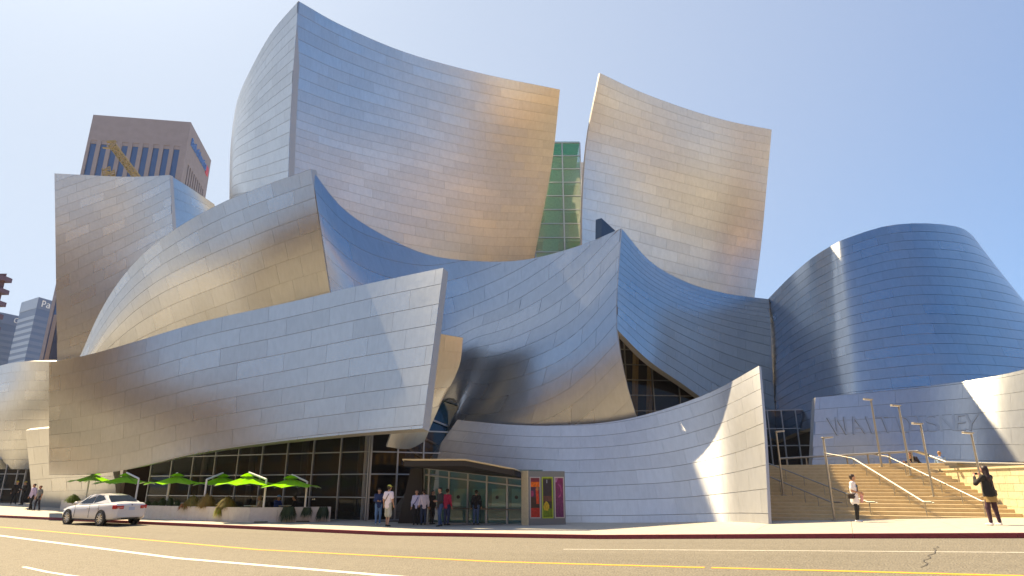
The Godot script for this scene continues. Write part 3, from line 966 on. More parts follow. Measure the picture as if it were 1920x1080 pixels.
func pane_grid(parent: Node, o: Vector3, x: Vector3, y: Vector3, us: Array, vs: Array, glass_m: Material, bar_m: Material, bar := 0.09) -> void:
	# glass panes between bars; us and vs are the bars' places along x and y
	var z := x.cross(y).normalized()
	for i in us.size() - 1:
		for k in vs.size() - 1:
			var b := MB.new()
			var q: Vector3 = o + x * ((us[i] + us[i + 1]) * 0.5) + y * ((vs[k] + vs[k + 1]) * 0.5)
			b.quad(q - x * (us[i + 1] - us[i]) * 0.5 - y * (vs[k + 1] - vs[k]) * 0.5, q + x * (us[i + 1] - us[i]) * 0.5 - y * (vs[k + 1] - vs[k]) * 0.5, q + x * (us[i + 1] - us[i]) * 0.5 + y * (vs[k + 1] - vs[k]) * 0.5, q - x * (us[i + 1] - us[i]) * 0.5 + y * (vs[k + 1] - vs[k]) * 0.5, z)
			part(parent, "pane", b.done(), glass_m)
	var v0: float = vs[0]
	var v1: float = vs[-1]
	for u in us:
		var b := MB.new()
		b.beam(o + x * u + y * v0, o + x * u + y * v1, bar, 0.16, z, 0.01)
		part(parent, "mullion", b.done(), bar_m)
	for v in vs:
		var b := MB.new()
		b.beam(o + x * us[0] + y * v + z * 0.004, o + x * us[-1] + y * v + z * 0.004, bar * 0.8, 0.13, z, 0.01)
		part(parent, "transom", b.done(), bar_m)

func grid_node(hall: Node3D, called: String, label := "") -> Node3D:
	var n := Node3D.new()
	n.name = called
	if label: n.set_meta("label", label)
	hall.add_child(n, true)
	return n

func hall_glass(hall: Node3D) -> void:
	var X := Vector3(CP, 0, SP)
	var N := Vector3(-SP, 0, CP)
	# cafe front, its corner and the side by the entrance
	var g := grid_node(hall, "cafe_glass_wall", "tall glass wall of the cafe behind the green umbrellas")
	var us := []
	for k in 10: us.append(k * 2.0)
	pane_grid(g, W(-41.0, -28.75, -0.2), X, Vector3.UP, us, [0.05, 1.22, 2.42, 3.6, 4.8, 6.0, 7.2], M.pane, M.mullion, 0.07)
	var e := grid_node(hall, "entrance_glass_wall", "glass wall that turns the corner to the entrance")
	var ex := (W(-23.0, -33.0) - W(-23.0, -28.75)).normalized().rotated(Vector3.UP, -0.62)
	pane_grid(e, W(-23.0, -28.8, -0.2) + X * 0.06, ex, Vector3.UP, [0.0, 1.5, 3.0, 4.6, 6.2], [0.05, 1.22, 2.42, 3.6, 4.8], M.dark_pane, M.mullion)
	var post := MB.new()
	post.tube([W(-23.6, -29.2, -0.2), W(-23.6, -29.2, 7.0)], [0.11, 0.11], 12)
	part(hall, "steel_column", post.done(), M.white)
	# rooms behind the cafe glass
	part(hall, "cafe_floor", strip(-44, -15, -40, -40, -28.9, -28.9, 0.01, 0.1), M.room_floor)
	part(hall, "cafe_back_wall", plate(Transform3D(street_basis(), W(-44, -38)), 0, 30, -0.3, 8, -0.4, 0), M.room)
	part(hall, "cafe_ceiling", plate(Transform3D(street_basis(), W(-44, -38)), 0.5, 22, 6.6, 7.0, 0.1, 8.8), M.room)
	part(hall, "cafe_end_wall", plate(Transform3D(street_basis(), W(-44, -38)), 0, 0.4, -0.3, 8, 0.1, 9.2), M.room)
	for k in 4:
		var c := MB.new()
		c.tube([W(-40.0 + k * 4.6, -32.0, -0.2), W(-40.0 + k * 4.6, -32.0, 6.6)], [0.22, 0.22], 12)
		part(hall, "cafe_column", c.done(), M.room_floor)
	# slanted glazing between the pink fin and the wave
	var sg := grid_node(hall, "slanted_glazing", "slanted strip of blue glass between the pinkish fin and the wave")
	var a := [Vector3(-4.24, 8.5, -40.8), Vector3(-4.64, 6.87, -40), Vector3(-5.02, 5.49, -39.2), Vector3(-5.44, 4.39, -38.4), Vector3(-6, 3.69, -37.8), Vector3(-6.25, 2.79, -37.4)]
	var b := [Vector3(-2.11, 7.96, -42.2), Vector3(-2.55, 6.25, -41.2), Vector3(-3.4, 4.89, -40), Vector3(-4.17, 3.82, -39), Vector3(-4.73, 2.88, -38.2), Vector3(-5.14, 2.08, -37.8)]
	for k in 5:
		var q := MB.new()
		q.quad(a[k], b[k], b[k + 1], a[k + 1], Vector3(0, 0, 1))
		part(sg, "pane", q.done(), M.blue_pane)
		var r := MB.new()
		r.beam(a[k] + Vector3(0, 0, 0.06), b[k] + Vector3(0, 0, 0.06), 0.1, 0.1)
		part(sg, "glazing_bar", r.done(), M.mullion)
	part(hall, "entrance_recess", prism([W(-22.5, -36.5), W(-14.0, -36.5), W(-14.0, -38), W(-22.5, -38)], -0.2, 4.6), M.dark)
	# the dark triangular opening
	var tg := grid_node(hall, "corner_glazing", "dark triangle of glass under the edge of the dark blue sail")
	var o: Vector3 = Vector3(6.09, 5.01, -39.2)
	var z: Vector3 = Vector3(12.46, 5.19, -41.2)
	var tx := (z - o).normalized()
	pane_grid(tg, o, tx, Vector3.UP, [0.0, 1.0, 2.85, 4.7, 6.3], [0.0, 0.95, 1.9, 2.85, 3.8, 4.75, 5.7], M.dark_pane, M.dark_mullion, 0.07)
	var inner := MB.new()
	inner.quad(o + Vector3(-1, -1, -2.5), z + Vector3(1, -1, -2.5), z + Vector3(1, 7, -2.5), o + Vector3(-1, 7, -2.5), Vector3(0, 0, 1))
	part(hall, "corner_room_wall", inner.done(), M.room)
	for k in 2:
		var st := MB.new()
		st.beam(o + tx * (1.6 + k * 1.0) + Vector3(0, -0.5, -1.2), o + tx * (2.2 + k * 1.1) + Vector3(0, 6.0, -1.4), 0.3, 0.25)
		part(hall, "timber_column", st.done(), M.tan)
	# green glass between the two tall sails
	var gr := grid_node(hall, "atrium_glazing", "green glass wall between the two tall sails")
	var gl: Vector3 = Vector3(1.73, 21.56, -57.6)
	var gt: Vector3 = Vector3(4.11, 34.82, -57.6)
	var gx: Vector3 = Vector3(7.45, 34.7, -57.6)
	gl = Vector3(gt.x - 3.6, gl.y, gt.z)
	var uu := [0.0, 1.75, 4.55, 6.35]
	var vv := []
	for k in 10: vv.append((gt.y - gl.y) * k / 9.0)
	pane_grid(gr, gl, Vector3.RIGHT, Vector3.UP, uu, vv, M.green_pane, M.mullion, 0.12)
	var roof := MB.new()
	roof.box(Transform3D(Basis.IDENTITY, Vector3(gl.x + 3.2, gt.y + 0.1, gt.z - 2.2)), Vector3(6.3, 0.12, 4.4))
	part(gr, "glass_roof", roof.done(), M.green_pane)
	for k in 5:
		part(gr, "floor_slab", boxm(Vector3(6.3, 0.35, 2.4), 0.0, Transform3D(Basis.IDENTITY, Vector3(gl.x + 3.2, gl.y + 0.6 + k * 3.1, gt.z - 3.6))), M.white_wall)
	part(gr, "back_wall", boxm(Vector3(8.5, gt.y - gl.y + 4.0, 0.4), 0.0, Transform3D(Basis.IDENTITY, Vector3(gl.x + 3.2, (gt.y + gl.y) * 0.5 - 1.6, gt.z - 5.0))), M.white_wall)
	part(gr, "leaning_pier", boxm(Vector3(1.5, gt.y - gl.y, 0.5), 0.0, Transform3D(Basis(Vector3.BACK, -0.09), Vector3(gl.x + 3.5, (gt.y + gl.y) * 0.5 - 1.5, gt.z - 1.6))), M.white_wall)
	part(hall, "rooftop_plant_room", boxm(Vector3(7.0, 3.0, 5.0), 0.05, Transform3D(Basis.IDENTITY, Vector3(gl.x + 2.6, gt.y - 1.0, gt.z - 9.0))), M.concrete)
	# doors beside the stairs
	var dg := grid_node(hall, "side_entrance_glazing", "dark glass doors at the top of the stairs under the drum")
	pane_grid(dg, Vector3(16.22, 2.65, -43.6), Vector3(1, 0, 0.12).normalized(), Vector3.UP, [0.0, 0.9, 1.8, 2.7, 3.6], [0.0, 1.5, 2.6, 3.8], M.dark_pane, M.mullion, 0.08)
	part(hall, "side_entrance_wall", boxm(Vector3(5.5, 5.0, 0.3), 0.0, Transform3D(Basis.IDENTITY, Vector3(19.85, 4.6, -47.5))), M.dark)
	# glass doors at the far left
	var lg := grid_node(hall, "street_entrance_glazing", "glass doors under the low sail at the left picture edge")
	pane_grid(lg, Vector3(-52.46, -0.08, -64.5), Vector3(1.0, 0, 0.05).normalized(), Vector3.UP, [0.0, 1.2, 2.4, 3.6, 4.8, 5.6], [0.0, 1.4, 2.8, 4.2], M.pane, M.mullion, 0.09)
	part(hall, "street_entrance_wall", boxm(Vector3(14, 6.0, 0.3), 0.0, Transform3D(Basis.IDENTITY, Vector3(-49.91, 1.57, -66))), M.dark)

func hall_body(hall: Node3D) -> void:
	# the masses behind the sails: stage house, roofs and the terrace roof, out of sight from the street
	var f := Transform3D(street_basis(), Vector3.ZERO)
	part(hall, "auditorium_block", prism([Vector3(-17, 0, -59), Vector3(0, 0, -64), Vector3(20, 0, -66), Vector3(18, 0, -90), Vector3(-20, 0, -90)], 0, 24), M.back)
	part(hall, "south_block", prism([Vector3(-66, 0, -72), Vector3(-46, 0, -67), Vector3(-42, 0, -78), Vector3(-66, 0, -82)], 0, 11), M.back)
	part(hall, "north_block", prism([Vector3(13, 0, -50), Vector3(22, 0, -50), Vector3(27, 0, -56), Vector3(13, 0, -60)], 0, 11), M.back)
	part(hall, "low_roof", prism([Vector3(-30, 0, -49), Vector3(-13.6, 0, -43), Vector3(-6, 0, -47), Vector3(8, 0, -46), Vector3(20, 0, -58), Vector3(-20, 0, -62), Vector3(-34, 0, -60)], 8.6, 9.2), M.tan)
	part(hall, "rear_wall", prism([Vector3(-34, 0, -60), Vector3(-20, 0, -62), Vector3(-20, 0, -63), Vector3(-34, 0, -61)], 0, 12), M.back)

func free_walls() -> void:
	var w := thing("curved_wall", "free-standing curved steel wall before the hall, its end lit by the sun", "wall")
	clad(w, "steel_face", "", [
		[Vector3(-3.18, 5.31, -38), Vector3(0, 4.96, -37.2), Vector3(2.98, 4.86, -36.4), Vector3(5.57, 5, -35.8), Vector3(8.12, 5.55, -35.2), Vector3(10.47, 6.33, -33.6), Vector3(11.99, 7.18, -30.8)],
		[Vector3(-4.89, 2.87, -38), Vector3(-1.03, 2.48, -36.7), Vector3(2.76, 2.31, -35.2), Vector3(5.66, 2.43, -34.4), Vector3(8.17, 2.71, -33.3), Vector3(10.26, 3.28, -31.7), Vector3(11.14, 3.84, -28.9)],
		[Vector3(-7.56, -0.69, -39), Vector3(-2.27, -0.64, -36.4), Vector3(2.49, -0.49, -33.6), Vector3(5.55, -0.37, -32.3), Vector3(8.15, -0.25, -31.6), Vector3(9.87, -0.13, -30.2), Vector3(10.31, 0.03, -27.4)]], 0.85, 2.1, 0.06, 2.0, "rough", 0.14)
	var g := thing("sign_wall", "curved steel wall above the stairs bearing large cut lettering", "wall")
	var rows := [
		[Vector3(17.63, 6.53, -37.4), Vector3(21.9, 7.01, -38.2), Vector3(25.2, 7.33, -37.8), Vector3(26.65, 7.41, -35.4), Vector3(26.89, 7.47, -31.8), Vector3(26.28, 7.45, -27.4)],
		[Vector3(16.94, 4.36, -36.8), Vector3(21.08, 4.62, -37.5), Vector3(24.18, 4.73, -37), Vector3(25.64, 4.67, -34.6), Vector3(25.64, 4.53, -30.8), Vector3(24.86, 4.43, -26.4)],
		[Vector3(16.3, 2.33, -36.2), Vector3(20.39, 2.35, -37), Vector3(23.19, 2.31, -36.2), Vector3(24.66, 2.15, -33.8), Vector3(24.48, 1.97, -29.8), Vector3(23.52, 1.82, -25.4)]]
	clad(g, "steel_face", "", rows, 0.95, 2.2, 0.05, 1.0, "satin", 0.35)
	var sk := SailSurface.new(rows)
	var txt := "WALTDISNEY"
	var aa := [0.075, 0.128, 0.175, 0.217, 0.283, 0.336, 0.376, 0.432, 0.478, 0.516]
	for k in 10:
		var a: float = aa[k]
		var b := 0.405 + 0.1 * a
		var n := sk.normal(a, b)
		var x := (sk.at(a + 0.01, b) - sk.at(a - 0.01, b)).normalized()
		lettering(txt[k], 1.03, 0.05, M.letter, Transform3D(Basis(x, n.cross(x), n), sk.at(a, b) + n * 0.012), g)

# ---------------------------------------------------------------- stairs, rails, lamps

func step_y(t: float) -> float:
	# height of the stairs at t
	if t > -32.2: return -9.0
	return minf(0.27 + 0.15 * floorf((-32.2 - t) / 0.36), 2.67)

func stairs_and_rails() -> void:
	var st := thing("stairs", "broad flight of tan stone steps climbing from the pavement to the hall doors", "stairs")
	var f := street_basis()
	var rb: Vector3 = Vector3(20.14, 0.46, -26.85)
	var rt: Vector3 = Vector3(20.27, 2.37, -31.91)
	var sb := rb.dot(Vector3(CP, 0, SP))
	var stp := rt.dot(Vector3(CP, 0, SP))
	for i in 17:
		var t0 := -32.2 - 0.36 * i
		var s1 := lerpf(sb, stp, i / 16.0) + 0.5
		var top := 0.27 + 0.15 * i
		var x := Transform3D(f, W(-7.5, t0, 0))
		part(st, "step", boxm(Vector3(s1 + 7.5, 0.17, 0.4), 0.012, x * Transform3D(Basis.IDENTITY, Vector3((s1 + 7.5) * 0.5, top - 0.085, -0.2))), M.step)
	part(st, "landing", boxm(Vector3(34, 0.6, 14), 0.0, Transform3D(f, W(5.5, -45.31, 2.37))), M.step)
	part(st, "stair_base", plate(Transform3D(f, W(-7.5, -38.3, 0)), 0.2, 13.0, -0.5, 0.1, 0, 5.6), M.step)
	# block wall that closes the stairs
	var w := thing("stair_wall", "sunlit beige stone-block retaining wall at the side of the steps", "wall")
	var d := Vector3(rb.x - rt.x, 0, rb.z - rt.z).normalized()
	var z := d.cross(Vector3.UP)
	if z.dot(Vector3(-1, 0, 1)) < 0: z = -z
	var fr := Transform3D(Basis(d, Vector3.UP, z), Vector3(rt.x, 0, rt.z) - d * 1.0)
	part(w, "core", plate(fr, -0.2, 19.8, -0.4, 2.29, -0.45, -0.03), M.stone)
	var var_m := [M.stone, M.stone.duplicate(), M.stone.duplicate()]
	var_m[1].albedo_color = Color(0.95, 0.95, 0.94)
	var_m[2].albedo_color = Color(0.97, 0.96, 0.93)
	for r in 8:
		var u := -0.4 * (r % 2)
		while u < 14.0:
			part(w, "block", plate(fr, maxf(u, -0.2) + 0.006, u + 0.79, -0.1 + r * 0.3 + 0.006, 0.2 + r * 0.3 - 0.006, -0.05, 0.0), var_m[rng.randi() % 3])
			u += 0.8
	part(w, "coping", plate(fr, -0.25, 19.8, 2.30, 2.38, -0.5, 0.06), M.stone)
	# handrails
	rail("handrail", "steel handrail nearest the curved wall, its lower run bright in the sun", [Vector3(14.17, 0.95, -29.14), Vector3(13.96, 0.94, -29.58), Vector3(12.77, 2.1, -33.41), Vector3(12.35, 2.6, -34.96)])
	rail("handrail", "steel handrail that ends behind the woman in white", [Vector3(15.37, 0.96, -28.54), Vector3(15.26, 0.95, -28.93), Vector3(13.45, 2.77, -34.97), Vector3(12.76, 3.29, -36.32)])
	rail("handrail", "steel handrail down the middle of the steps", [Vector3(17.19, 0.98, -27.63), Vector3(17.08, 0.97, -28.02), Vector3(17.24, 2.95, -33.53), Vector3(16.52, 3.29, -35.01)])
	rail("handrail", "steel handrail that ends beside the woman taking a photograph", [Vector3(18.89, 1.02, -26.78), Vector3(18.88, 1.02, -27.13), Vector3(18.69, 3.01, -32.92), Vector3(18.59, 3.15, -33.86)])
	var tr := thing("landing_rail", "broad flat steel handrail along the landing and the block wall", "railing")
	var pts := [Vector3(14.43, 3.02, -35.82), Vector3(20.17, 3.27, -32.96), Vector3(21.45, 3.17, -34.2), Vector3(21.69, 2.73, -33), Vector3(21.49, 2.59, -30.2), Vector3(21.19, 2.38, -25.6)]
	var hr := MB.new()
	for k in pts.size() - 1:
		hr.beam(pts[k], pts[k + 1], 0.24, 0.09, Vector3.UP, 0.02)
	part(tr, "handrail", hr.done(), M.rail)
	var lowr := MB.new()
	lowr.beam(pts[0] + Vector3(0, -0.55, 0), pts[1] + Vector3(0, -0.55, 0), 0.06, 0.06)
	part(tr, "lower_rail", lowr.done(), M.rail)
	for k in 7:
		var p: Vector3 = pts[0].lerp(pts[1], (k + 0.4) / 6.6)
		var b := MB.new()
		b.beam(p, Vector3(p.x, 2.6, p.z), 0.07, 0.05)
		part(tr, "baluster", b.done(), M.post)
	# lamp posts
	var side := ["right", "right", "left", "left", "left", "left"]
	var labs := ["lamp post beside the curved wall, nearest its sunlit end", "lamp post in front of the first handrail, standing on the pavement edge", "lamp post on the landing before the lettering", "lamp post near the top of the steps, between the landing and the middle rail", "lamp post halfway up the steps beside the photographing woman's rail", "lamp post against the block wall beside the woman taking a photograph"]
	var base := [Vector3(12.98, 1.1, -32.14), Vector3(13.56, 0.22, -28.58), Vector3(18.37, 2.42, -32.99), Vector3(18.81, 1.92, -31.44), Vector3(18.41, 1.08, -29.37), Vector3(19.97, 1.03, -28.46)]
	var high := [2.98, 3.38, 3.3, 3.25, 3.1, 2.62]
	for k in 6:
		var p: Vector3 = base[k]
		if k != 1:
			var t := p.dot(Vector3(-SP, 0, CP))
			p.y = step_y(t)
		var l := thing("lamp_post", labs[k], "lamp post", "lamp posts on the steps", p)
		var b := MB.new()
		b.tube([Vector3.ZERO, Vector3(0, high[k], 0)], [0.05, 0.042], 10)
		part(l, "pole", b.done(), M.post)
		part(l, "base_plate", boxm(Vector3(0.22, 0.03, 0.22), 0.008, Transform3D(Basis.IDENTITY, Vector3(0, 0.015, 0))), M.post)
		var sg := 1.0 if side[k] == "right" else -1.0
		var h := MB.new()
		h.box(Transform3D(Basis(Vector3.BACK, 0.08 * sg), Vector3(0.16 * sg, high[k] + 0.03, 0.03)), Vector3(0.46, 0.05, 0.18), 0.018)
		part(l, "lamp_head", h.done(), M.post)
		part(l, "lens", boxm(Vector3(0.36, 0.015, 0.16), 0.0, Transform3D(Basis(Vector3.BACK, 0.08 * sg), Vector3(0.2 * sg, high[k] - 0.008, 0.03))), M.white)

func rail(called: String, label: String, pts: Array) -> void:
	var r := thing(called, label, "handrail", "handrails on the steps")
	for k in 2:
		var b := MB.new()
		var q := []
		var rad := []
		for p in pts:
			q.append(p + Vector3(0.09 * k, -0.03 * k, 0.02 * k))
			rad.append(0.024)
		b.tube(q, rad, 8)
		part(r, "rail_tube", b.done(), M.rail)
	var n := 5
	for k in n + 1:
		var p: Vector3 = pts[1].lerp(pts[2], k / float(n))
		var t := p.dot(Vector3(-SP, 0, CP))
		var y := step_y(t)
		if y < -1: y = gy(p)
		if p.y - y < 0.2: continue
		var b := MB.new()
		b.tube([Vector3(p.x + 0.06, y, p.z), Vector3(p.x + 0.06, p.y - 0.02, p.z)], [0.022, 0.022], 6)
		part(r, "baluster", b.done(), M.post)

# ---------------------------------------------------------------- ticket booth and poster case

func ticket_booth() -> void:
	var t := thing("ticket_booth", "glazed ticket booth under a dark sloping canopy before the curved wall", "ticket booth")
	var l: Vector3 = Vector3(-4.53, -0.19, -34.42)
	var r: Vector3 = Vector3(0.66, -0.14, -32.38)
	l.y = -0.2; r.y = -0.2
	var x := (r - l).normalized()
	var z := x.cross(Vector3.UP)
	if z.z < 0: z = -z
	var n := l.distance_to(r)
	var cuts := [0.0, 0.055, 0.26, 0.45, 0.635, 0.83, 1.0]
	for i in 6:
		var f0: float = cuts[i]
		var f1: float = cuts[i + 1]
		var h0 := lerpf(2.33, 1.74, f0)
		var h1 := lerpf(2.33, 1.74, f1)
		var a := l + x * n * f0
		var b := l + x * n * f1
		var rows := [[0.06, 0.06, 0.70, 0.66], [0.80, 0.74, h0, h1], [h0 + 0.07, h1 + 0.07, h0 + 0.36, h1 + 0.36]]
		for q in rows:
			var mb := MB.new()
			mb.quad(a + Vector3.UP * q[0], b + Vector3.UP * q[1], b + Vector3.UP * q[3], a + Vector3.UP * q[2], z)
			part(t, "pane", mb.done(), M.teal_pane)
		var m := MB.new()
		m.beam(a + z * 0.02, a + z * 0.02 + Vector3.UP * (h0 + 0.36), 0.085, 0.1, z, 0.01)
		part(t, "mullion", m.done(), M.mullion)
		if i > 0:
			var hole := MB.new()
			hole.lathe(Transform3D(Basis(x, z, -Vector3.UP), (a + b) * 0.5 + Vector3.UP * 1.28 + z * 0.01), [Vector2(0.001, 0.012), Vector2(0.085, 0.012), Vector2(0.085, -0.012), Vector2(0.001, -0.012)], 14)
			part(t, "speak_hole", hole.done(), M.dark)
	for q in [[0.03, 0.03], [2.36, 1.77], [2.69, 2.1]]:
		var m := MB.new()
		m.beam(l + Vector3.UP * q[0] + z * 0.03, r + Vector3.UP * q[1] + z * 0.03, 0.07, 0.1, z, 0.01)
		part(t, "head_rail", m.done(), M.mullion)
	var c := MB.new()
	c.beam(l + Vector3.UP * 0.77 + z * 0.1, r + Vector3.UP * 0.72 + z * 0.1, 0.35, 0.05, Vector3.UP, 0.01)
	part(t, "counter", c.done(), M.dark_mullion)
	var room := MB.new()
	room.quad(l - z * 2.0 - x * 0.2, r - z * 2.0 + x * 0.2, r - z * 2.0 + Vector3.UP * 2.6 + x * 0.2, l - z * 2.0 + Vector3.UP * 2.7 - x * 0.2, z)
	part(t, "back_wall", room.done(), mat(lin(0.22, 0.30, 0.27), 0.8))
	for k in 5:
		part(t, "blind", boxm(Vector3(n * 0.13, 0.85, 0.02), 0.0, Transform3D(Basis(x, Vector3.UP, z), l + x * n * (0.14 + 0.19 * k) - z * 0.5 + Vector3.UP * 1.25)), mat(lin(0.30, 0.52, 0.47), 0.8))
	var can := MB.new()
	var out := [Vector3(-5.24, 2.8, -31.6), Vector3(-2.2, 2.78, -31), Vector3(0.13, 2.35, -31.2), Vector3(0.81, 2.15, -33.6), Vector3(-1.67, 2.54, -34.6), Vector3(-4.91, 2.77, -34.9), Vector3(-5.55, 2.79, -34)]
	can.slab(out, Vector3.UP * 0.04)
	part(t, "canopy_edge", can.done(), M.stone)
	var sof := MB.new()
	var low := []
	for p in out: low.append(p + Vector3(0, -0.26, 0) + (Vector3(Vector3(-2.38, 2.4, -33)) - p) * 0.03)
	sof.slab(low, Vector3.UP * 0.255)
	part(t, "canopy", sof.done(), M.soffit)
	var wall := MB.new()
	wall.slab([Vector3(-5.75, -0.28, -34.2), Vector3(-4.5, -0.28, -34.2), Vector3(-4.61, 2.48, -34.2), Vector3(-5.21, 2.48, -34.2)], Vector3(0.05, 0, -0.3))
	part(t, "side_wall", wall.done(), M.soffit)
	# poster case
	var pc := thing("poster_case", "grey metal case with three tall posters beside the ticket booth", "poster case")
	var p1: Vector3 = Vector3(0.74, -0.14, -31.44)
	var p2: Vector3 = Vector3(2.51, -0.11, -31.74)
	p1.y = -0.2; p2.y = -0.2
	var px := (p2 - p1).normalized()
	var pz := px.cross(Vector3.UP)
	if pz.z < 0: pz = -pz
	var wdt := p1.distance_to(p2)
	var b3 := Transform3D(Basis(px, Vector3.UP, pz), p1)
	var grey := mat(lin(0.16, 0.19, 0.22), 0.45, 0.4)
	part(pc, "cabinet", plate(b3, 0, wdt, 0.0, 2.48, -0.45, 0.0), grey)
	var sd := MB.new()
	sd.slab([p1 + pz * 0.01, p1 - pz * 0.6 - px * 0.2, p1 - pz * 0.6 - px * 0.2 + Vector3.UP * 2.5, p1 + pz * 0.01 + Vector3.UP * 2.5], px * 0.05 - pz * 0.02)
	part(pc, "side_panel", sd.done(), M.stone)
	for k in 3:
		var u0: float = wdt * [0.05, 0.375, 0.71][k]
		var u1: float = wdt * [0.335, 0.67, 0.97][k]
		part(pc, "frame", plate(b3, u0, u1, 0.37, 2.22, 0.002, 0.03), mat(lin([0.36, 0.30, 0.42][k], [0.36, 0.42, 0.40][k], [0.40, 0.05, 0.42][k]), 0.4, 0.2))
		var q := MB.new()
		var c0 := b3 * Vector3(u0 + 0.045, 0.42, 0.034)
		var c1 := b3 * Vector3(u1 - 0.045, 0.42, 0.034)
		q.smooth_quad([c0, c1, c1 + Vector3.UP * 1.75, c0 + Vector3.UP * 1.75], [pz, pz, pz, pz], [Vector2(0, 1), Vector2(1, 1), Vector2(1, 0), Vector2(0, 0)])
		var pm := mat(Color.WHITE, 0.35)
		pm.albedo_texture = poster(k)
		part(pc, "poster", q.done(), pm, ["orange and red poster with a figure", "green-edged dark poster with a yellow bloom", "magenta poster with a faint pale curl"][k])

func poster(k: int) -> ImageTexture:
	var w := 48
	var h := 128
	var im := Image.create(w, h, false, Image.FORMAT_RGB8)
	var f := FastNoiseLite.new()
	f.seed = 20 + k
	f.frequency = 0.07
	for y in h:
		for x in w:
			var c: Color
			var v := y / float(h)
			var u := x / float(w)
			var n := f.get_noise_2d(x, y)
			if k == 0:
				c = Color(0.42, 0.10, 0.22) if v < 0.1 else (Color(0.80, 0.36, 0.05) if v < 0.23 else (Color(0.22, 0.08, 0.26) if v < 0.5 else (Color(0.14, 0.06, 0.12) if v < 0.76 else Color(0.62, 0.08, 0.10))))
				if absf(u - 0.72 - 0.2 * (v - 0.4)) < 0.16 and v > 0.27 and v < 0.66: c = Color(0.72, 0.20, 0.09)
				if Vector2(u - 0.74, (v - 0.27) * 2.6).length() < 0.15: c = Color(0.62, 0.40, 0.22)
				if Vector2(u - 0.12, (v - 0.4) * 2.6).length() < 0.2: c = Color(0.55, 0.12, 0.35)
			elif k == 1:
				c = Color(0.06, 0.10, 0.20) if v < 0.46 else (Color(0.32, 0.18, 0.20) if v < 0.6 else (Color(0.10, 0.14, 0.14) if v < 0.78 else Color(0.34, 0.46, 0.04)))
				if absf(u - 0.42) < 0.04 and v < 0.13 and v > 0.04: c = Color(0.6, 0.65, 0.7)
				if Vector2(u - 0.35, (v - 0.72) * 2.6).length() < 0.3 + 0.1 * n: c = Color(0.68, 0.58, 0.10)
				if u > 0.92 or v < 0.03: c = Color(0.36, 0.44, 0.05)
			else:
				c = Color(0.45, 0.05, 0.34).lerp(Color(0.34, 0.08, 0.34), v)
				if absf(Vector2(u - 0.3, (v - 0.33) * 2.6).length() - 0.42) < 0.06 and u > 0.3: c = Color(0.58, 0.20, 0.48)
				if Vector2(u, v * 2.6).length() < 0.3: c = Color(0.60, 0.40, 0.58)
			c = c.lerp(c * 1.5, n * 0.5)
			im.set_pixel(x, y, c)
	return ImageTexture.create_from_image(im)

# ---------------------------------------------------------------- cafe terrace

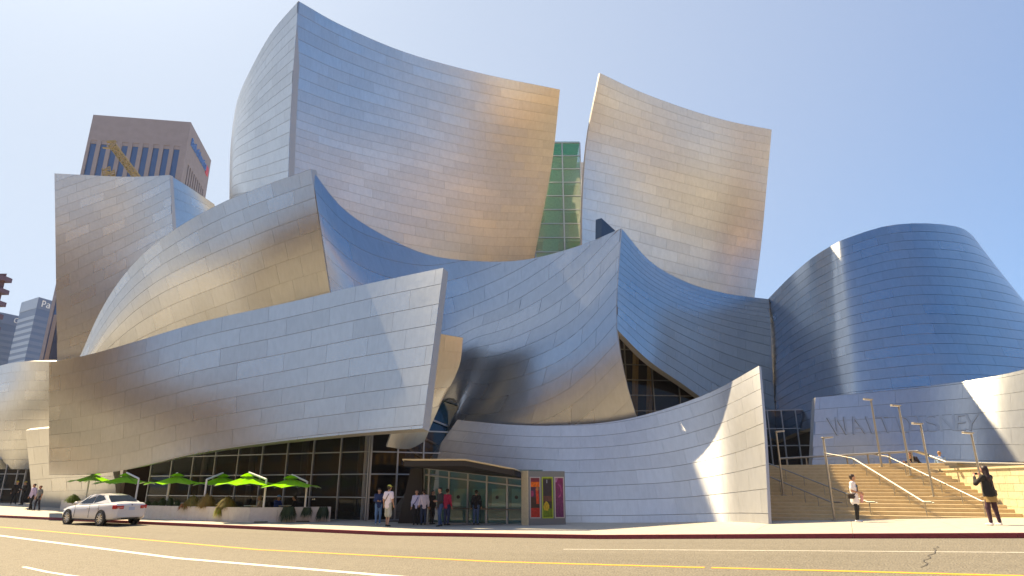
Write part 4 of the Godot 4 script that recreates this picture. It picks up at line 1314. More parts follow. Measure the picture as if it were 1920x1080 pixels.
func terrace() -> void:
	# planter wall in slabs
	var runs := [[W(-53.5, -29.6), W(-51.8, -28.9)], [W(-36.2, -24.8), W(-27.2, -24.8)], [W(-27.2, -24.8), W(-24.35, -27.55)]]
	var labs := ["short white concrete planter beyond the white car", "long white concrete planter wall behind the white car", "shaded end of the white planter wall near the glass corner"]
	for r in 3:
		var a: Vector3 = runs[r][0]
		var b: Vector3 = runs[r][1]
		if r == 0:
			a = Vector3(-32.74, -0.01, -49); b = Vector3(-28.62, -0.04, -45)
		var pl := thing("planter_wall", labs[r], "planter")
		var d := Vector3(b.x - a.x, 0, b.z - a.z).normalized()
		var z := d.cross(Vector3.UP)
		if z.z < 0: z = -z
		var y := -0.2 if r else -0.12
		var fr := Transform3D(Basis(d, Vector3.UP, z), Vector3(a.x, y, a.z))
		var l := Vector2(b.x - a.x, b.z - a.z).length()
		var n := maxi(1, roundi(l / 1.55))
		for k in n:
			part(pl, "slab", plate(fr, l * k / n + 0.006, l * (k + 1) / n - 0.006, 0.0, 0.76, -0.14, 0.0), M.white_wall)
		part(pl, "soil", plate(fr, 0.02, l - 0.02, 0.0, 0.6, -0.9, -0.15), mat(lin(0.05, 0.035, 0.02), 0.95))
		part(pl, "back_slab", plate(fr, 0.0, l, 0.0, 0.74, -1.04, -0.9), M.white_wall)
	# plants: at, spread, height, droop, colours, label
	tuft("ornamental_grass", "golden tussock of grass, nearest the white car", "grass", Vector3(-17.37, 0.48, -36.71), 0.42, 0.62, 0.75, 260, lin(0.30, 0.20, 0.03), lin(0.20, 0.20, 0.03))
	tuft("ornamental_grass", "large golden-brown tussock between two others in the planter", "grass", Vector3(-16.39, 0.47, -36.22), 0.5, 0.7, 0.8, 340, lin(0.33, 0.19, 0.03), lin(0.22, 0.17, 0.03))
	tuft("ornamental_grass", "golden tussock beside the trailing yellow-green plant", "grass", Vector3(-15.01, 0.44, -35.53), 0.5, 0.62, 0.8, 300, lin(0.27, 0.17, 0.03), lin(0.13, 0.14, 0.03))
	tuft("trailing_plant", "yellow-green plant trailing over the planter wall", "plant", Vector3(-15.29, 0.42, -35.29), 0.16, 0.12, 1.9, 120, lin(0.22, 0.30, 0.02), lin(0.34, 0.24, 0.03))
	tuft("flowering_plant", "small plant with orange flowers in the planter", "plant", Vector3(-17.74, 0.56, -36.61), 0.28, 0.18, 1.2, 110, lin(0.42, 0.12, 0.04), lin(0.10, 0.13, 0.03))
	tuft("hanging_shrub", "dark green shrub hanging over the shaded end of the planter, largest of three", "plant", Vector3(-11.48, 0.41, -34.77), 0.36, 0.16, 1.9, 300, lin(0.035, 0.06, 0.025), lin(0.06, 0.08, 0.04))
	tuft("hanging_shrub", "small dark green shrub hanging over the planter between two larger ones", "plant", Vector3(-10.59, 0.4, -35), 0.24, 0.14, 1.5, 160, lin(0.035, 0.06, 0.03), lin(0.06, 0.08, 0.04))
	tuft("hanging_shrub", "dark green shrub hanging over the planter end by the glass wall", "plant", Vector3(-9.88, 0.39, -35.43), 0.28, 0.16, 1.8, 220, lin(0.035, 0.06, 0.025), lin(0.05, 0.07, 0.04))
	tuft("shrub", "bright yellow-green shrub in the short planter beyond the car", "plant", Vector3(-29.96, 0.54, -46), 0.5, 0.5, 0.6, 240, lin(0.16, 0.22, 0.02), lin(0.10, 0.16, 0.02))
	var px := [276, 290, 304, 318, 330]
	for k in 5:
		var low := ["low dark green plant in the planter, nearest the white car's boot", "low leafy plant second along the planter from the car", "taller dark plant third along the planter from the car", "bushy green plant before the second umbrella pole", "green plant next to the orange flowers"][k] as String
		var spots := [Vector3(-20.72, 0.57, -38.38), Vector3(-20.14, 0.55, -38.09), Vector3(-19.57, 0.56, -37.81), Vector3(-19.01, 0.54, -37.52), Vector3(-18.49, 0.52, -37.27)]
		tuft("planter_plant", low, "plant", spots[k], 0.26, [0.22, 0.26, 0.42, 0.48, 0.36][k], 0.5, 90, lin(0.04, 0.08, 0.02), lin(0.08, 0.10, 0.03), "low plants in the planter")
	# umbrellas: apex, half width, pole, colours by sun
	var green := mat(lin(0.19, 0.48, 0.0), 1.0)
	green.metallic_specular = 0.0
	green.backlight_enabled = true
	green.backlight = Color(0.45, 0.45, 0.45)
	M.canvas = green
	umbrella("yellow-green cafe umbrella in full sun, farthest from the entrance", Vector3(-27.58, 2.42, -44), 1.5, Vector3(-27.84, 0.32, -44))
	umbrella("cafe umbrella half in sun above the white car's boot", Vector3(-23.43, 2.28, -40.5), 1.75, Vector3(-22.01, 0.46, -39.4))
	umbrella("cafe umbrella in the shade beside the half-sunlit one", Vector3(-19.17, 2.24, -38.2), 1.75, Vector3(-19.53, 0.49, -38.2))
	umbrella("cafe umbrella partly hidden by a larger one in front", Vector3(-16.48, 2.21, -38), 1.6, Vector3(-16.72, 0.54, -36.6))
	umbrella("cafe umbrella with a bright white arm above the golden grasses", Vector3(-13.91, 2.19, -35.2), 1.72, Vector3(-12.72, 0.39, -34.6))
	umbrella("cafe umbrella nearest the glass corner", Vector3(-11.58, 2.08, -35), 1.6, Vector3(-10.78, 0.37, -35.2))
	# tables and chairs, half hidden behind the planter
	var tt := make_table()
	var spots2 := [Vector3(-14.03, 0.22, -36.4), Vector3(-12.23, 0.16, -36.6), Vector3(-16.39, 0.21, -38.2), Vector3(-20.11, 0.27, -40.5)]
	var tl := ["cafe table under the umbrella with the bright arm", "cafe table under the umbrella nearest the glass corner", "cafe table behind the golden grasses", "cafe table behind the low green plants"]
	for k in 4:
		var o: Node3D = tt if k == 0 else tt.duplicate()
		if k: add_named(o, "cafe_table")
		o.set_meta("label", tl[k])
		o.position = on_ground(spots2[k], 0.02)
	var ch := make_chair()
	for k in 8:
		var o: Node3D = ch if k == 0 else ch.duplicate()
		if k: add_named(o, "cafe_chair")
		var side := -1.0 if k % 2 == 0 else 1.0
		o.set_meta("label", "dark chair on the %s side of the %s" % ["car" if k % 2 == 0 else "entrance", tl[k / 2].replace("cafe ", "").replace("with the bright arm", "with bright arm")])
		o.position = on_ground(spots2[k / 2] + Vector3(CP, 0, SP) * 0.75 * side, 0.02)
		o.rotation.y = -0.463 + (PI / 2 if side < 0 else -PI / 2)

func add_named(o: Node3D, called: String) -> void:
	o.name = called
	add_child(o, true)

func make_table() -> Node3D:
	var t := thing("cafe_table", "", "table", "tables on the cafe terrace")
	var a := MB.new()
	a.lathe(Transform3D.IDENTITY, [Vector2(0.001, 0.71), Vector2(0.38, 0.71), Vector2(0.4, 0.725), Vector2(0.38, 0.74), Vector2(0.001, 0.74)], 20)
	part(t, "table_top", a.done(), M.white)
	var b := MB.new()
	b.lathe(Transform3D.IDENTITY, [Vector2(0.22, 0.0), Vector2(0.2, 0.03), Vector2(0.035, 0.05), Vector2(0.03, 0.71)], 12)
	part(t, "pedestal", b.done(), M.dark_mullion)
	return t

func make_chair() -> Node3D:
	var t := thing("cafe_chair", "", "chair", "chairs on the cafe terrace")
	part(t, "seat", boxm(Vector3(0.42, 0.04, 0.42), 0.012, Transform3D(Basis.IDENTITY, Vector3(0, 0.45, 0))), M.dark)
	part(t, "backrest", boxm(Vector3(0.42, 0.36, 0.03), 0.012, Transform3D(Basis(Vector3.RIGHT, -0.15), Vector3(0, 0.72, -0.22))), M.dark)
	for k in [[-1, -1], [1, -1], [1, 1], [-1, 1]]:
		var b := MB.new()
		b.tube([Vector3(k[0] * 0.2, 0, k[1] * 0.2), Vector3(k[0] * 0.18, 0.44, k[1] * 0.18)], [0.014, 0.016], 6)
		part(t, "leg", b.done(), M.dark_mullion)
	return t

func tuft(called: String, label: String, category: String, at: Vector3, spread: float, high: float, droop: float, n: int, c0: Color, c1: Color, group := "") -> void:
	# blades that rise from a root and arch over
	var b := MB.new()
	for k in n * 2:
		var a := rng.randf() * TAU
		var r := sqrt(rng.randf()) * spread
		var o := Vector3(cos(a), 0, sin(a))
		var p0 := o * r * 0.6 + Vector3(0, -0.03, 0)
		var h := high * rng.randf_range(0.45, 1.12) * (1.0 if droop > 1.4 else 1.0 - 0.55 * pow(r / spread, 2.0))
		var p1 := o * r * 0.8 + Vector3(0, h, 0)
		var p2 := o * (r * 1.25 + 0.06) + Vector3(0, h - droop * (0.12 + r * 0.7) * rng.randf_range(0.5, 1.0), 0)
		if o.z > 0.0 and droop > 1.4: p2 += Vector3(0, -0.25 * rng.randf(), 0.06)
		var w := Vector3(-o.z, 0, o.x) * rng.randf_range(0.008, 0.02) * (1.0 + droop * 0.4)
		var nn := (o + Vector3.UP * 0.7).normalized()
		b.col = c0.srgb_to_linear().lerp(c1.srgb_to_linear(), rng.randf()) * rng.randf_range(0.75, 1.2)
		b.smooth_quad([p0 - w, p0 + w, p1 + w, p1 - w], [nn, nn, nn, nn])
		b.tri(p1 - w, p1 + w, p2, nn, nn, nn)
	if not M.has("leaf"):
		M.leaf = mat(Color.WHITE, 0.7)
		M.leaf.vertex_color_use_as_albedo = true
		M.leaf.backlight_enabled = true
		M.leaf.backlight = Color(0.5, 0.5, 0.5)
	var t := thing(called, label, category, group, at)
	part(t, "foliage", b.done(), M.leaf)
	var st := MB.new()
	for k in 5:
		var a := TAU * k / 5.0
		st.tube([Vector3(0, -0.12, 0), Vector3(cos(a) * spread * 0.4, high * 0.5, sin(a) * spread * 0.4)], [0.012, 0.005], 5)
	part(t, "stem", st.done(), M.dark_mullion)

func umbrella(label: String, apex: Vector3, half: float, foot: Vector3) -> void:
	foot = on_ground(foot, 0.0)
	var t := thing("cafe_umbrella", label, "umbrella", "green umbrellas on the cafe terrace", foot)
	apex -= foot
	var hub := apex + Vector3(0, -0.04, 0)
	var c := MB.new()
	var corner := []
	for k in 8:
		var a := TAU * k / 8.0 - 0.46 + PI / 8
		corner.append(hub + Vector3(cos(a), 0, sin(a)) * half + Vector3(0, -0.52, 0))
	for k in 8:
		var p: Vector3 = corner[k]
		var q: Vector3 = corner[(k + 1) % 8]
		var m := (p + q) * 0.5
		m = m.lerp(hub, 0.09) + Vector3(0, 0.06, 0)
		var rows := 4
		var prev := [hub, hub, hub]
		for r in range(1, rows + 1):
			var f := r / float(rows)
			var sag := Vector3(0, -0.11 * sin(f * PI), 0)
			var now := [hub.lerp(p, f) + sag * 0.5, hub.lerp(m, f) + sag, hub.lerp(q, f) + sag * 0.5]
			for e in 2:
				c.quad(prev[e], prev[e + 1], now[e + 1], now[e], Vector3(0, 1, 0))
			prev = now
	part(t, "canopy", c.done(), M.canvas)
	var cap := MB.new()
	cap.lathe(Transform3D(Basis.IDENTITY, hub), [Vector2(0.42, -0.06), Vector2(0.2, 0.06), Vector2(0.001, 0.12)], 10)
	part(t, "vent_cap", cap.done(), M.canvas)
	for k in 8:
		var b := MB.new()
		b.beam(hub + Vector3(0, -0.12, 0), corner[k] + Vector3(0, -0.025, 0), 0.02, 0.02)
		part(t, "rib", b.done(), M.mullion)
	var top := Vector3(0, apex.y - 0.24, 0)
	var pb := MB.new()
	pb.tube([Vector3.ZERO, top], [0.055, 0.05], 10)
	part(t, "pole", pb.done(), M.white)
	var ab := MB.new()
	ab.beam(top + Vector3(0, -0.02, 0), hub + Vector3(0, 0.14, 0), 0.09, 0.09, Vector3.UP, 0.02)
	part(t, "arm", ab.done(), M.white)
	part(t, "base_plate", boxm(Vector3(0.6, 0.06, 0.6), 0.015, Transform3D(Basis.IDENTITY, Vector3(0, 0.03, 0))), M.dark_mullion)

# ---------------------------------------------------------------- white saloon car (x forwards, z to its right)

func car() -> void:
	var at := W(-34.3, -21.75, 0)
	at = on_ground(at, -0.125)
	var t := thing("parked_car", "white four-door saloon car at the kerb before the cafe terrace", "car", "", at)
	t.transform = Transform3D(Basis(Vector3(-CP, 0, -SP), Vector3.UP, Vector3(SP, 0, -CP)), at)
	var paint := mat(lin(0.72, 0.72, 0.73), 0.28, 0.0)
	paint.clearcoat_enabled = true
	paint.clearcoat = 1.0
	paint.clearcoat_roughness = 0.05
	var black := mat(lin(0.015, 0.015, 0.016), 0.5)
	var tint := mat(lin(0.012, 0.016, 0.022), 0.05)
	var chrome := mat(lin(0.6, 0.6, 0.6), 0.2, 1.0)
	# lower body lofted along x: x, half width, top height, bottom height
	var st := [[-2.56, 0.70, 0.92, 0.40], [-2.50, 0.80, 1.03, 0.33], [-2.36, 0.87, 1.07, 0.28], [-2.0, 0.915, 1.075, 0.25], [-1.5, 0.935, 1.06, 0.24], [-0.8, 0.94, 1.02, 0.22], [0.0, 0.94, 0.99, 0.22], [0.8, 0.935, 0.97, 0.22], [1.2, 0.93, 0.955, 0.23], [1.7, 0.915, 0.90, 0.24], [2.1, 0.88, 0.82, 0.25], [2.35, 0.80, 0.74, 0.27], [2.48, 0.66, 0.66, 0.32]]
	var ring := []
	for q in st:
		var w: float = q[1]
		var y1: float = q[2]
		var y0: float = q[3]
		ring.append([Vector2(0, y0), Vector2(w * 0.86, y0), Vector2(w * 0.97, y0 + 0.08), Vector2(w, lerpf(y0, y1, 0.40)), Vector2(w * 0.985, lerpf(y0, y1, 0.68)), Vector2(w * 0.955, y1 - 0.12), Vector2(w * 0.90, y1 - 0.035), Vector2(w * 0.74, y1), Vector2(0, y1 + 0.025)])
	var body := MB.new()
	var nk := (ring[0] as Array).size()
	var pos := []
	for sd in [-1.0, 1.0]:
		pos = []
		for i in st.size():
			var row := []
			for k in nk: row.append(Vector3(st[i][0], ring[i][k].y, ring[i][k].x * sd))
			pos.append(row)
		for i in st.size() - 1:
			for k in nk - 1:
				var nn := []
				for e in [[i, k], [i + 1, k], [i + 1, k + 1], [i, k + 1]]:
					var du: Vector3 = pos[mini(e[0] + 1, st.size() - 1)][e[1]] - pos[maxi(e[0] - 1, 0)][e[1]]
					var dv: Vector3 = pos[e[0]][mini(e[1] + 1, nk - 1)] - pos[e[0]][maxi(e[1] - 1, 0)]
					var m := du.cross(dv).normalized()
					var o := Vector3(0, pos[e[0]][e[1]].y - 0.6, pos[e[0]][e[1]].z)
					nn.append(m if m.dot(o) > 0 else -m)
				body.smooth_quad([pos[i][k], pos[i + 1][k], pos[i + 1][k + 1], pos[i][k + 1]], nn)
		for i in [0, st.size() - 1]:
			for k in nk - 1:
				body.quad(pos[i][k], pos[i][k + 1], Vector3(st[i][0], pos[i][k + 1].y, 0), Vector3(st[i][0], pos[i][k].y, 0), Vector3(-1 if i == 0 else 1, 0, 0))
	part(t, "body", body.done(), paint)
	# cabin: belt corners and roof corners
	var bl := {"rf": Vector3(1.08, 0.955, 0.80), "rr": Vector3(-1.92, 1.06, 0.80), "tf": Vector3(0.26, 1.42, 0.62), "tm": Vector3(-0.35, 1.475, 0.63), "tr": Vector3(-1.12, 1.40, 0.62)}
	var cab := MB.new()
	for sd in [-1.0, 1.0]:
		var m := Vector3(1, 1, sd)
		cab.poly([bl.rf * m, bl.tf * m, bl.tm * m, bl.tr * m, bl.rr * m], Vector3(0, 0.2, sd))
	for q in [["rf", "tf", Vector3(1, 0.6, 0)], ["tf", "tm", Vector3.UP], ["tm", "tr", Vector3.UP], ["tr", "rr", Vector3(-1, 0.6, 0)]]:
		var a: Vector3 = bl[q[0]]
		var b: Vector3 = bl[q[1]]
		var ca := Vector3(a.x, a.y + 0.03, 0)
		var cb := Vector3(b.x, b.y + 0.035, 0)
		for sd in [-1.0, 1.0]:
			var m := Vector3(1, 1, sd)
			cab.quad(a * m, b * m, cb, ca, q[2])
	part(t, "cabin", cab.done(), paint)
	# glass set just proud of the cabin
	for sd in [-1.0, 1.0]:
		var m := Vector3(1, 1, sd)
		var side_n: Vector3 = (bl.tm - bl.rf).cross(bl.tm - bl.rr).normalized()
		if side_n.z < 0: side_n = -side_n
		var out: Vector3 = side_n * m * 0.006
		var base_y := 1.03
		for wnd in [[[0.86, 1.015], [0.17, 1.395], [-0.36, 1.43], [-0.36, 1.03]], [[-0.42, 1.03], [-0.42, 1.43], [-1.0, 1.385], [-1.36, 1.22], [-1.42, 1.085]]]:
			var pts := []
			for p in wnd:
				var f: float = (p[1] - 1.0) / 0.46
				pts.append(Vector3(p[0], p[1], lerpf(0.795, 0.612, f)) * m + out)
			var g := MB.new()
			g.poly(pts, Vector3(0, 0.2, sd))
			part(t, "side_window", g.done(), tint)
	var rw := MB.new()
	var rwn := Vector3(-0.34, 0.8, 0).normalized() * 0.03
	rw.quad(Vector3(-1.82, 1.115, -0.70) + rwn, Vector3(-1.82, 1.115, 0.70) + rwn, Vector3(-1.2, 1.385, 0.54) + rwn, Vector3(-1.2, 1.385, -0.54) + rwn, Vector3(-1, 1, 0))
	part(t, "rear_window", rw.done(), tint)
	var fw := MB.new()
	fw.quad(Vector3(1.0, 1.03, -0.72), Vector3(1.0, 1.03, 0.72), Vector3(0.29, 1.45, 0.56), Vector3(0.29, 1.45, -0.56), Vector3(1, 1, 0))
	part(t, "windscreen", fw.done(), tint)
	# shut lines, handles, mirrors
	for sd in [-1.0, 1.0]:
		for x in [0.95, -0.39, -1.22]:
			part(t, "door_gap", boxm(Vector3(0.012, 0.62, 0.012), 0.0, Transform3D(Basis.IDENTITY, Vector3(x, 0.67, 0.938 * sd))), black)
		for x in [-0.25, -1.08]:
			part(t, "door_handle", boxm(Vector3(0.2, 0.025, 0.03), 0.008, Transform3D(Basis.IDENTITY, Vector3(x, 0.80, 0.94 * sd))), chrome)
		var mb := MB.new()
		mb.ball(Vector3(0.78, 1.04, 1.0 * sd), Vector3(0.08, 0.075, 0.11))
		part(t, "mirror", mb.done(), paint)
		part(t, "side_sill", boxm(Vector3(2.2, 0.05, 0.03), 0.01, Transform3D(Basis.IDENTITY, Vector3(0.05, 0.27, 0.92 * sd))), black)
		# rear and front lamps
		var tl := MB.new()
		tl.box(Transform3D(Basis(Vector3.UP, 0.28 * sd), Vector3(-2.545, 0.86, 0.60 * sd)), Vector3(0.06, 0.15, 0.34), 0.02)
		tl.box(Transform3D(Basis(Vector3.UP, 1.05 * sd), Vector3(-2.44, 0.87, 0.825 * sd)), Vector3(0.06, 0.17, 0.22), 0.02)
		var lamp := part(t, "tail_light", tl.done(), mat(lin(0.42, 0.01, 0.02), 0.15))
		part(lamp, "tail_light_band", boxm(Vector3(0.02, 0.03, 0.28), 0.0, Transform3D(Basis(Vector3.UP, 0.28 * sd), Vector3(-2.577, 0.85, 0.60 * sd))), mat(lin(0.65, 0.25, 0.22), 0.2))
		var hl := MB.new()
		hl.ball(Vector3(2.24, 0.68, 0.66 * sd), Vector3(0.18, 0.07, 0.16))
		part(t, "headlight", hl.done(), M.white)
		part(t, "exhaust", boxm(Vector3(0.06, 0.06, 0.18), 0.02, Transform3D(Basis.IDENTITY, Vector3(-2.52, 0.35, 0.55 * sd))), chrome)
	part(t, "boot_gap", boxm(Vector3(0.02, 0.012, 1.2), 0.0, Transform3D(Basis.IDENTITY, Vector3(-2.535, 0.72, 0))), black)
	part(t, "number_plate", boxm(Vector3(0.02, 0.15, 0.31), 0.004, Transform3D(Basis.IDENTITY, Vector3(-2.562, 0.79, 0))), mat(lin(0.45, 0.55, 0.72), 0.4))
	part(t, "bumper_trim", boxm(Vector3(0.06, 0.10, 1.25), 0.02, Transform3D(Basis.IDENTITY, Vector3(-2.50, 0.36, 0))), black)
	var em := MB.new()
	em.lathe(Transform3D(Basis(Vector3(0, 0, 1), Vector3(-1, 0, 0), Vector3(0, 1, 0)), Vector3(-2.545, 0.95, 0)), [Vector2(0.04, -0.01), Vector2(0.04, 0.012), Vector2(0.001, 0.014)], 14)
	part(t, "badge", em.done(), tint)
	# wheels
	var wheel := Node3D.new()
	wheel.name = "wheel"
	var ty := MB.new()
	var wx := Transform3D(Basis(Vector3(1, 0, 0), Vector3(0, 0, -1), Vector3(0, 1, 0)), Vector3.ZERO)
	ty.lathe(wx, [Vector2(0.24, -0.12), Vector2(0.31, -0.125), Vector2(0.335, -0.10), Vector2(0.335, 0.10), Vector2(0.31, 0.125), Vector2(0.24, 0.12)], 28)
	part(wheel, "tyre", ty.done(), black)
	var rm := MB.new()
	rm.lathe(wx, [Vector2(0.245, 0.12), Vector2(0.23, 0.125), Vector2(0.215, 0.07), Vector2(0.20, 0.06)], 28)
	for k in 10:
		var a := TAU * k / 10.0
		rm.beam(Vector3(cos(a) * 0.03, sin(a) * 0.03, -0.10), Vector3(cos(a) * 0.225, sin(a) * 0.225, -0.105), 0.05, 0.03, Vector3.BACK, 0.006)
	rm.lathe(wx, [Vector2(0.06, 0.09), Vector2(0.05, 0.125), Vector2(0.001, 0.13)], 12)
	part(wheel, "rim", rm.done(), chrome)
	var hub := MB.new()
	hub.lathe(wx, [Vector2(0.001, 0.05), Vector2(0.22, 0.05)], 20)
	part(wheel, "brake_disc", hub.done(), black)
	for q in [[1.58, -1], [-1.50, -1], [1.58, 1], [-1.50, 1]]:
		var o: Node3D = wheel.duplicate() if q != [1.58, -1] else wheel
		o.name = "wheel"
		t.add_child(o, true)
		o.position = Vector3(q[0], 0.335, 0.83 * q[1])
		if q[1] > 0: o.rotation.y = PI
		var arch := MB.new()
		var ax := Transform3D(Basis(Vector3(1, 0, 0), Vector3(0, 0, q[1]), Vector3(0, -q[1], 0)), Vector3(0, 0.36, 0.0))
		var wv := 0.945 if absf(q[0] - 1.58) > 0.1 else 0.93
		arch.lathe(ax, [Vector2(0.385, wv - 0.10), Vector2(0.385, wv), Vector2(0.001, wv)], 26)
		part(t, "wheel_arch", arch.done(), black).position.x = q[0]
		o.position.z = (wv - 0.10) * q[1]
	for o in t.get_children():
		if str(o.name).begins_with("wheel"):
			o.position.x *= 0.88
		else:
			o.scale = Vector3(0.88, 1, 1)

# ---------------------------------------------------------------- people

class Field:
	# tapered capsules joined by a smooth union on a grid, meshed with surface nets
	var cell := 0.02
	var k := 0.018
	var bones := []
	func bone(a: Vector3, b: Vector3, ra: float, rb: float) -> void:
		bones.append([a, b, ra, rb])
	func mesh(out: MB) -> void:
		if bones.is_empty(): return
		var lo := Vector3(1e9, 1e9, 1e9)
		var hi := -lo
		for q in bones:
			var r: float = maxf(q[2], q[3]) + 0.05
			for p in [q[0], q[1]]:
				lo = lo.min(p - Vector3.ONE * r)
				hi = hi.max(p + Vector3.ONE * r)
		var nx := int((hi.x - lo.x) / cell) + 2
		var ny := int((hi.y - lo.y) / cell) + 2
		var nz := int((hi.z - lo.z) / cell) + 2
		var f := PackedFloat32Array()
		f.resize(nx * ny * nz)
		for q in bones:
			var a: Vector3 = q[0]
			var ab: Vector3 = q[1] - a
			var l2 := maxf(ab.length_squared(), 1e-9)
			var ra: float = q[2]
			var dr: float = q[3] - ra
			var m := maxf(q[2], q[3]) + 4.0 * k
			var p0 := ((q[0] as Vector3).min(q[1]) - Vector3.ONE * m - lo) / cell
			var p1 := ((q[0] as Vector3).max(q[1]) + Vector3.ONE * m - lo) / cell
			for z in range(maxi(0, int(p0.z)), mini(nz, int(p1.z) + 2)):
				for y in range(maxi(0, int(p0.y)), mini(ny, int(p1.y) + 2)):
					for x in range(maxi(0, int(p0.x)), mini(nx, int(p1.x) + 2)):
						var p := lo + Vector3(x, y, z) * cell - a
						var t := clampf(p.dot(ab) / l2, 0.0, 1.0)
						var d := (p - ab * t).length() - ra - dr * t
						if d < 4.5 * k:
							f[x + nx * (y + ny * z)] += exp(minf(-d / k, 40.0))
		var idx := PackedInt32Array()
		idx.resize(nx * ny * nz)
		idx.fill(-1)
		var pts := PackedVector3Array()
		var nrm := PackedVector3Array()
		var st := [0, 1, nx, nx + 1, nx * ny, nx * ny + 1, nx * ny + nx, nx * ny + nx + 1]
		var cs := [Vector3(0, 0, 0), Vector3(1, 0, 0), Vector3(0, 1, 0), Vector3(1, 1, 0), Vector3(0, 0, 1), Vector3(1, 0, 1), Vector3(0, 1, 1), Vector3(1, 1, 1)]
		var ed := [[0, 1], [2, 3], [4, 5], [6, 7], [0, 2], [1, 3], [4, 6], [5, 7], [0, 4], [1, 5], [2, 6], [3, 7]]
		for z in nz - 1:
			for y in ny - 1:
				for x in nx - 1:
					var o := x + nx * (y + ny * z)
					var n := 0
					for i in 8:
						if f[o + st[i]] > 1.0: n += 1
					if n == 0 or n == 8: continue
					var v := []
					for i in 8: v.append(k * log(maxf(f[o + st[i]], 1e-4)))
					var s := Vector3.ZERO
					var c := 0
					for e in ed:
						var va: float = v[e[0]]
						var vb: float = v[e[1]]
						if (va > 0.0) != (vb > 0.0):
							s += (cs[e[0]] as Vector3).lerp(cs[e[1]], va / (va - vb))
							c += 1
					var g := Vector3(v[1] + v[3] + v[5] + v[7] - v[0] - v[2] - v[4] - v[6], v[2] + v[3] + v[6] + v[7] - v[0] - v[1] - v[4] - v[5], v[4] + v[5] + v[6] + v[7] - v[0] - v[1] - v[2] - v[3])
					idx[o] = pts.size()
					pts.append(lo + (Vector3(x, y, z) + s / c) * cell)
					nrm.append(-g.normalized())
		for z in range(1, nz - 1):
			for y in range(1, ny - 1):
				for x in range(1, nx - 1):
					var o := x + nx * (y + ny * z)
					var in0 := f[o] > 1.0
					for ax in 3:
						var step: int = [1, nx, nx * ny][ax]
						if (f[o + step] > 1.0) == in0: continue
						var u: int = [nx, nx * ny, 1][ax]
						var w: int = [nx * ny, 1, nx][ax]
						var q := [idx[o], idx[o - u], idx[o - u - w], idx[o - w]]
						if q.min() < 0: continue
						out.smooth_quad([pts[q[0]], pts[q[1]], pts[q[2]], pts[q[3]]], [nrm[q[0]], nrm[q[1]], nrm[q[2]], nrm[q[3]]])

var head_mesh: MB
var hair_short: MB
var hair_long: MB

func build_heads() -> void:
	# head with its centre at the origin, face towards +z, 0.23 m high
	var h := Field.new()
	h.cell = 0.008
	h.k = 0.007
	h.bone(Vector3(0, 0.025, -0.02), Vector3(0, 0.03, 0.01), 0.083, 0.08)
	h.bone(Vector3(0, -0.04, 0.025), Vector3(0, 0.02, 0.025), 0.056, 0.068)
	h.bone(Vector3(0, -0.085, 0.05), Vector3(0, -0.04, 0.04), 0.028, 0.045)
	h.bone(Vector3(0, 0.0, 0.095), Vector3(0, -0.03, 0.108), 0.008, 0.014)
	h.bone(Vector3(0, -0.075, 0.068), Vector3(0, -0.068, 0.072), 0.02, 0.02)
	for s in [-1.0, 1.0]:
		h.bone(Vector3(0.078 * s, 0.005, -0.005), Vector3(0.082 * s, -0.03, 0.0), 0.014, 0.01)
		h.bone(Vector3(0.05 * s, -0.02, 0.055), Vector3(0.035 * s, -0.03, 0.065), 0.02, 0.02)
		h.bone(Vector3(0.018 * s, 0.025, 0.085), Vector3(0.05 * s, 0.022, 0.072), 0.009, 0.008)
	h.bone(Vector3(0, -0.07, -0.01), Vector3(0, -0.17, -0.03), 0.052, 0.056)
	head_mesh = MB.new()
	h.mesh(head_mesh)
	var r := Field.new()
	r.cell = 0.012
	r.k = 0.01
	r.bone(Vector3(0, 0.045, -0.035), Vector3(0, 0.055, 0.0), 0.087, 0.08)
	r.bone(Vector3(0, -0.02, -0.055), Vector3(0, 0.03, -0.04), 0.06, 0.08)
	hair_short = MB.new()
	r.mesh(hair_short)
	for s in [-1.0, 1.0]:
		r.bone(Vector3(0.055 * s, 0.03, -0.03), Vector3(0.075 * s, -0.12, -0.035), 0.045, 0.03)
	r.bone(Vector3(0, 0.0, -0.06), Vector3(0.03, -0.30, -0.10), 0.08, 0.085)
	r.bone(Vector3(0.03, -0.25, -0.10), Vector3(0.07, -0.46, -0.10), 0.08, 0.04)
	hair_long = MB.new()
	r.mesh(hair_long)

func moved(b: MB, x: Transform3D) -> MB:
	var o := MB.new()
	o.v = x * b.v
	o.u = b.u
	o.c = b.c
	var n := PackedVector3Array()
	var bs := x.basis.orthonormalized()
	for q in b.n: n.append(bs * q)
	o.n = n
	return o

func hand(out: MB, wrist: Vector3, dir: Vector3, palm: Vector3, thumb_side: float, curl: float) -> void:
	# palm, four unequal curled fingers and a thumb that leaves the palm's side
	var z := dir.normalized()
	var x := palm.cross(z).normalized()
	var y := z.cross(x)
	out.tube([wrist - z * 0.02, wrist + z * 0.02, wrist + z * 0.06, wrist + z * 0.092], [0.024, 0.028, 0.038, 0.034], 8)
	for k in 4:
		var o := wrist + z * 0.085 + x * (k - 1.5) * 0.019 * thumb_side
		var l: float = [0.066, 0.076, 0.071, 0.055][k]
		var a := curl
		var p := [o]
		for j in 3:
			o += (z * cos(a) + y * sin(a)) * l * [0.45, 0.32, 0.23][j]
			p.append(o)
			a += curl * 1.1
		out.tube(p, [0.0095, 0.009, 0.008, 0.006], 6)
	var t := wrist + z * 0.03 - x * 0.026 * thumb_side
	out.tube([t, t + z * 0.028 - x * 0.022 * thumb_side + y * 0.008, t + z * 0.055 - x * 0.024 * thumb_side + y * 0.018], [0.012, 0.0105, 0.007], 6)

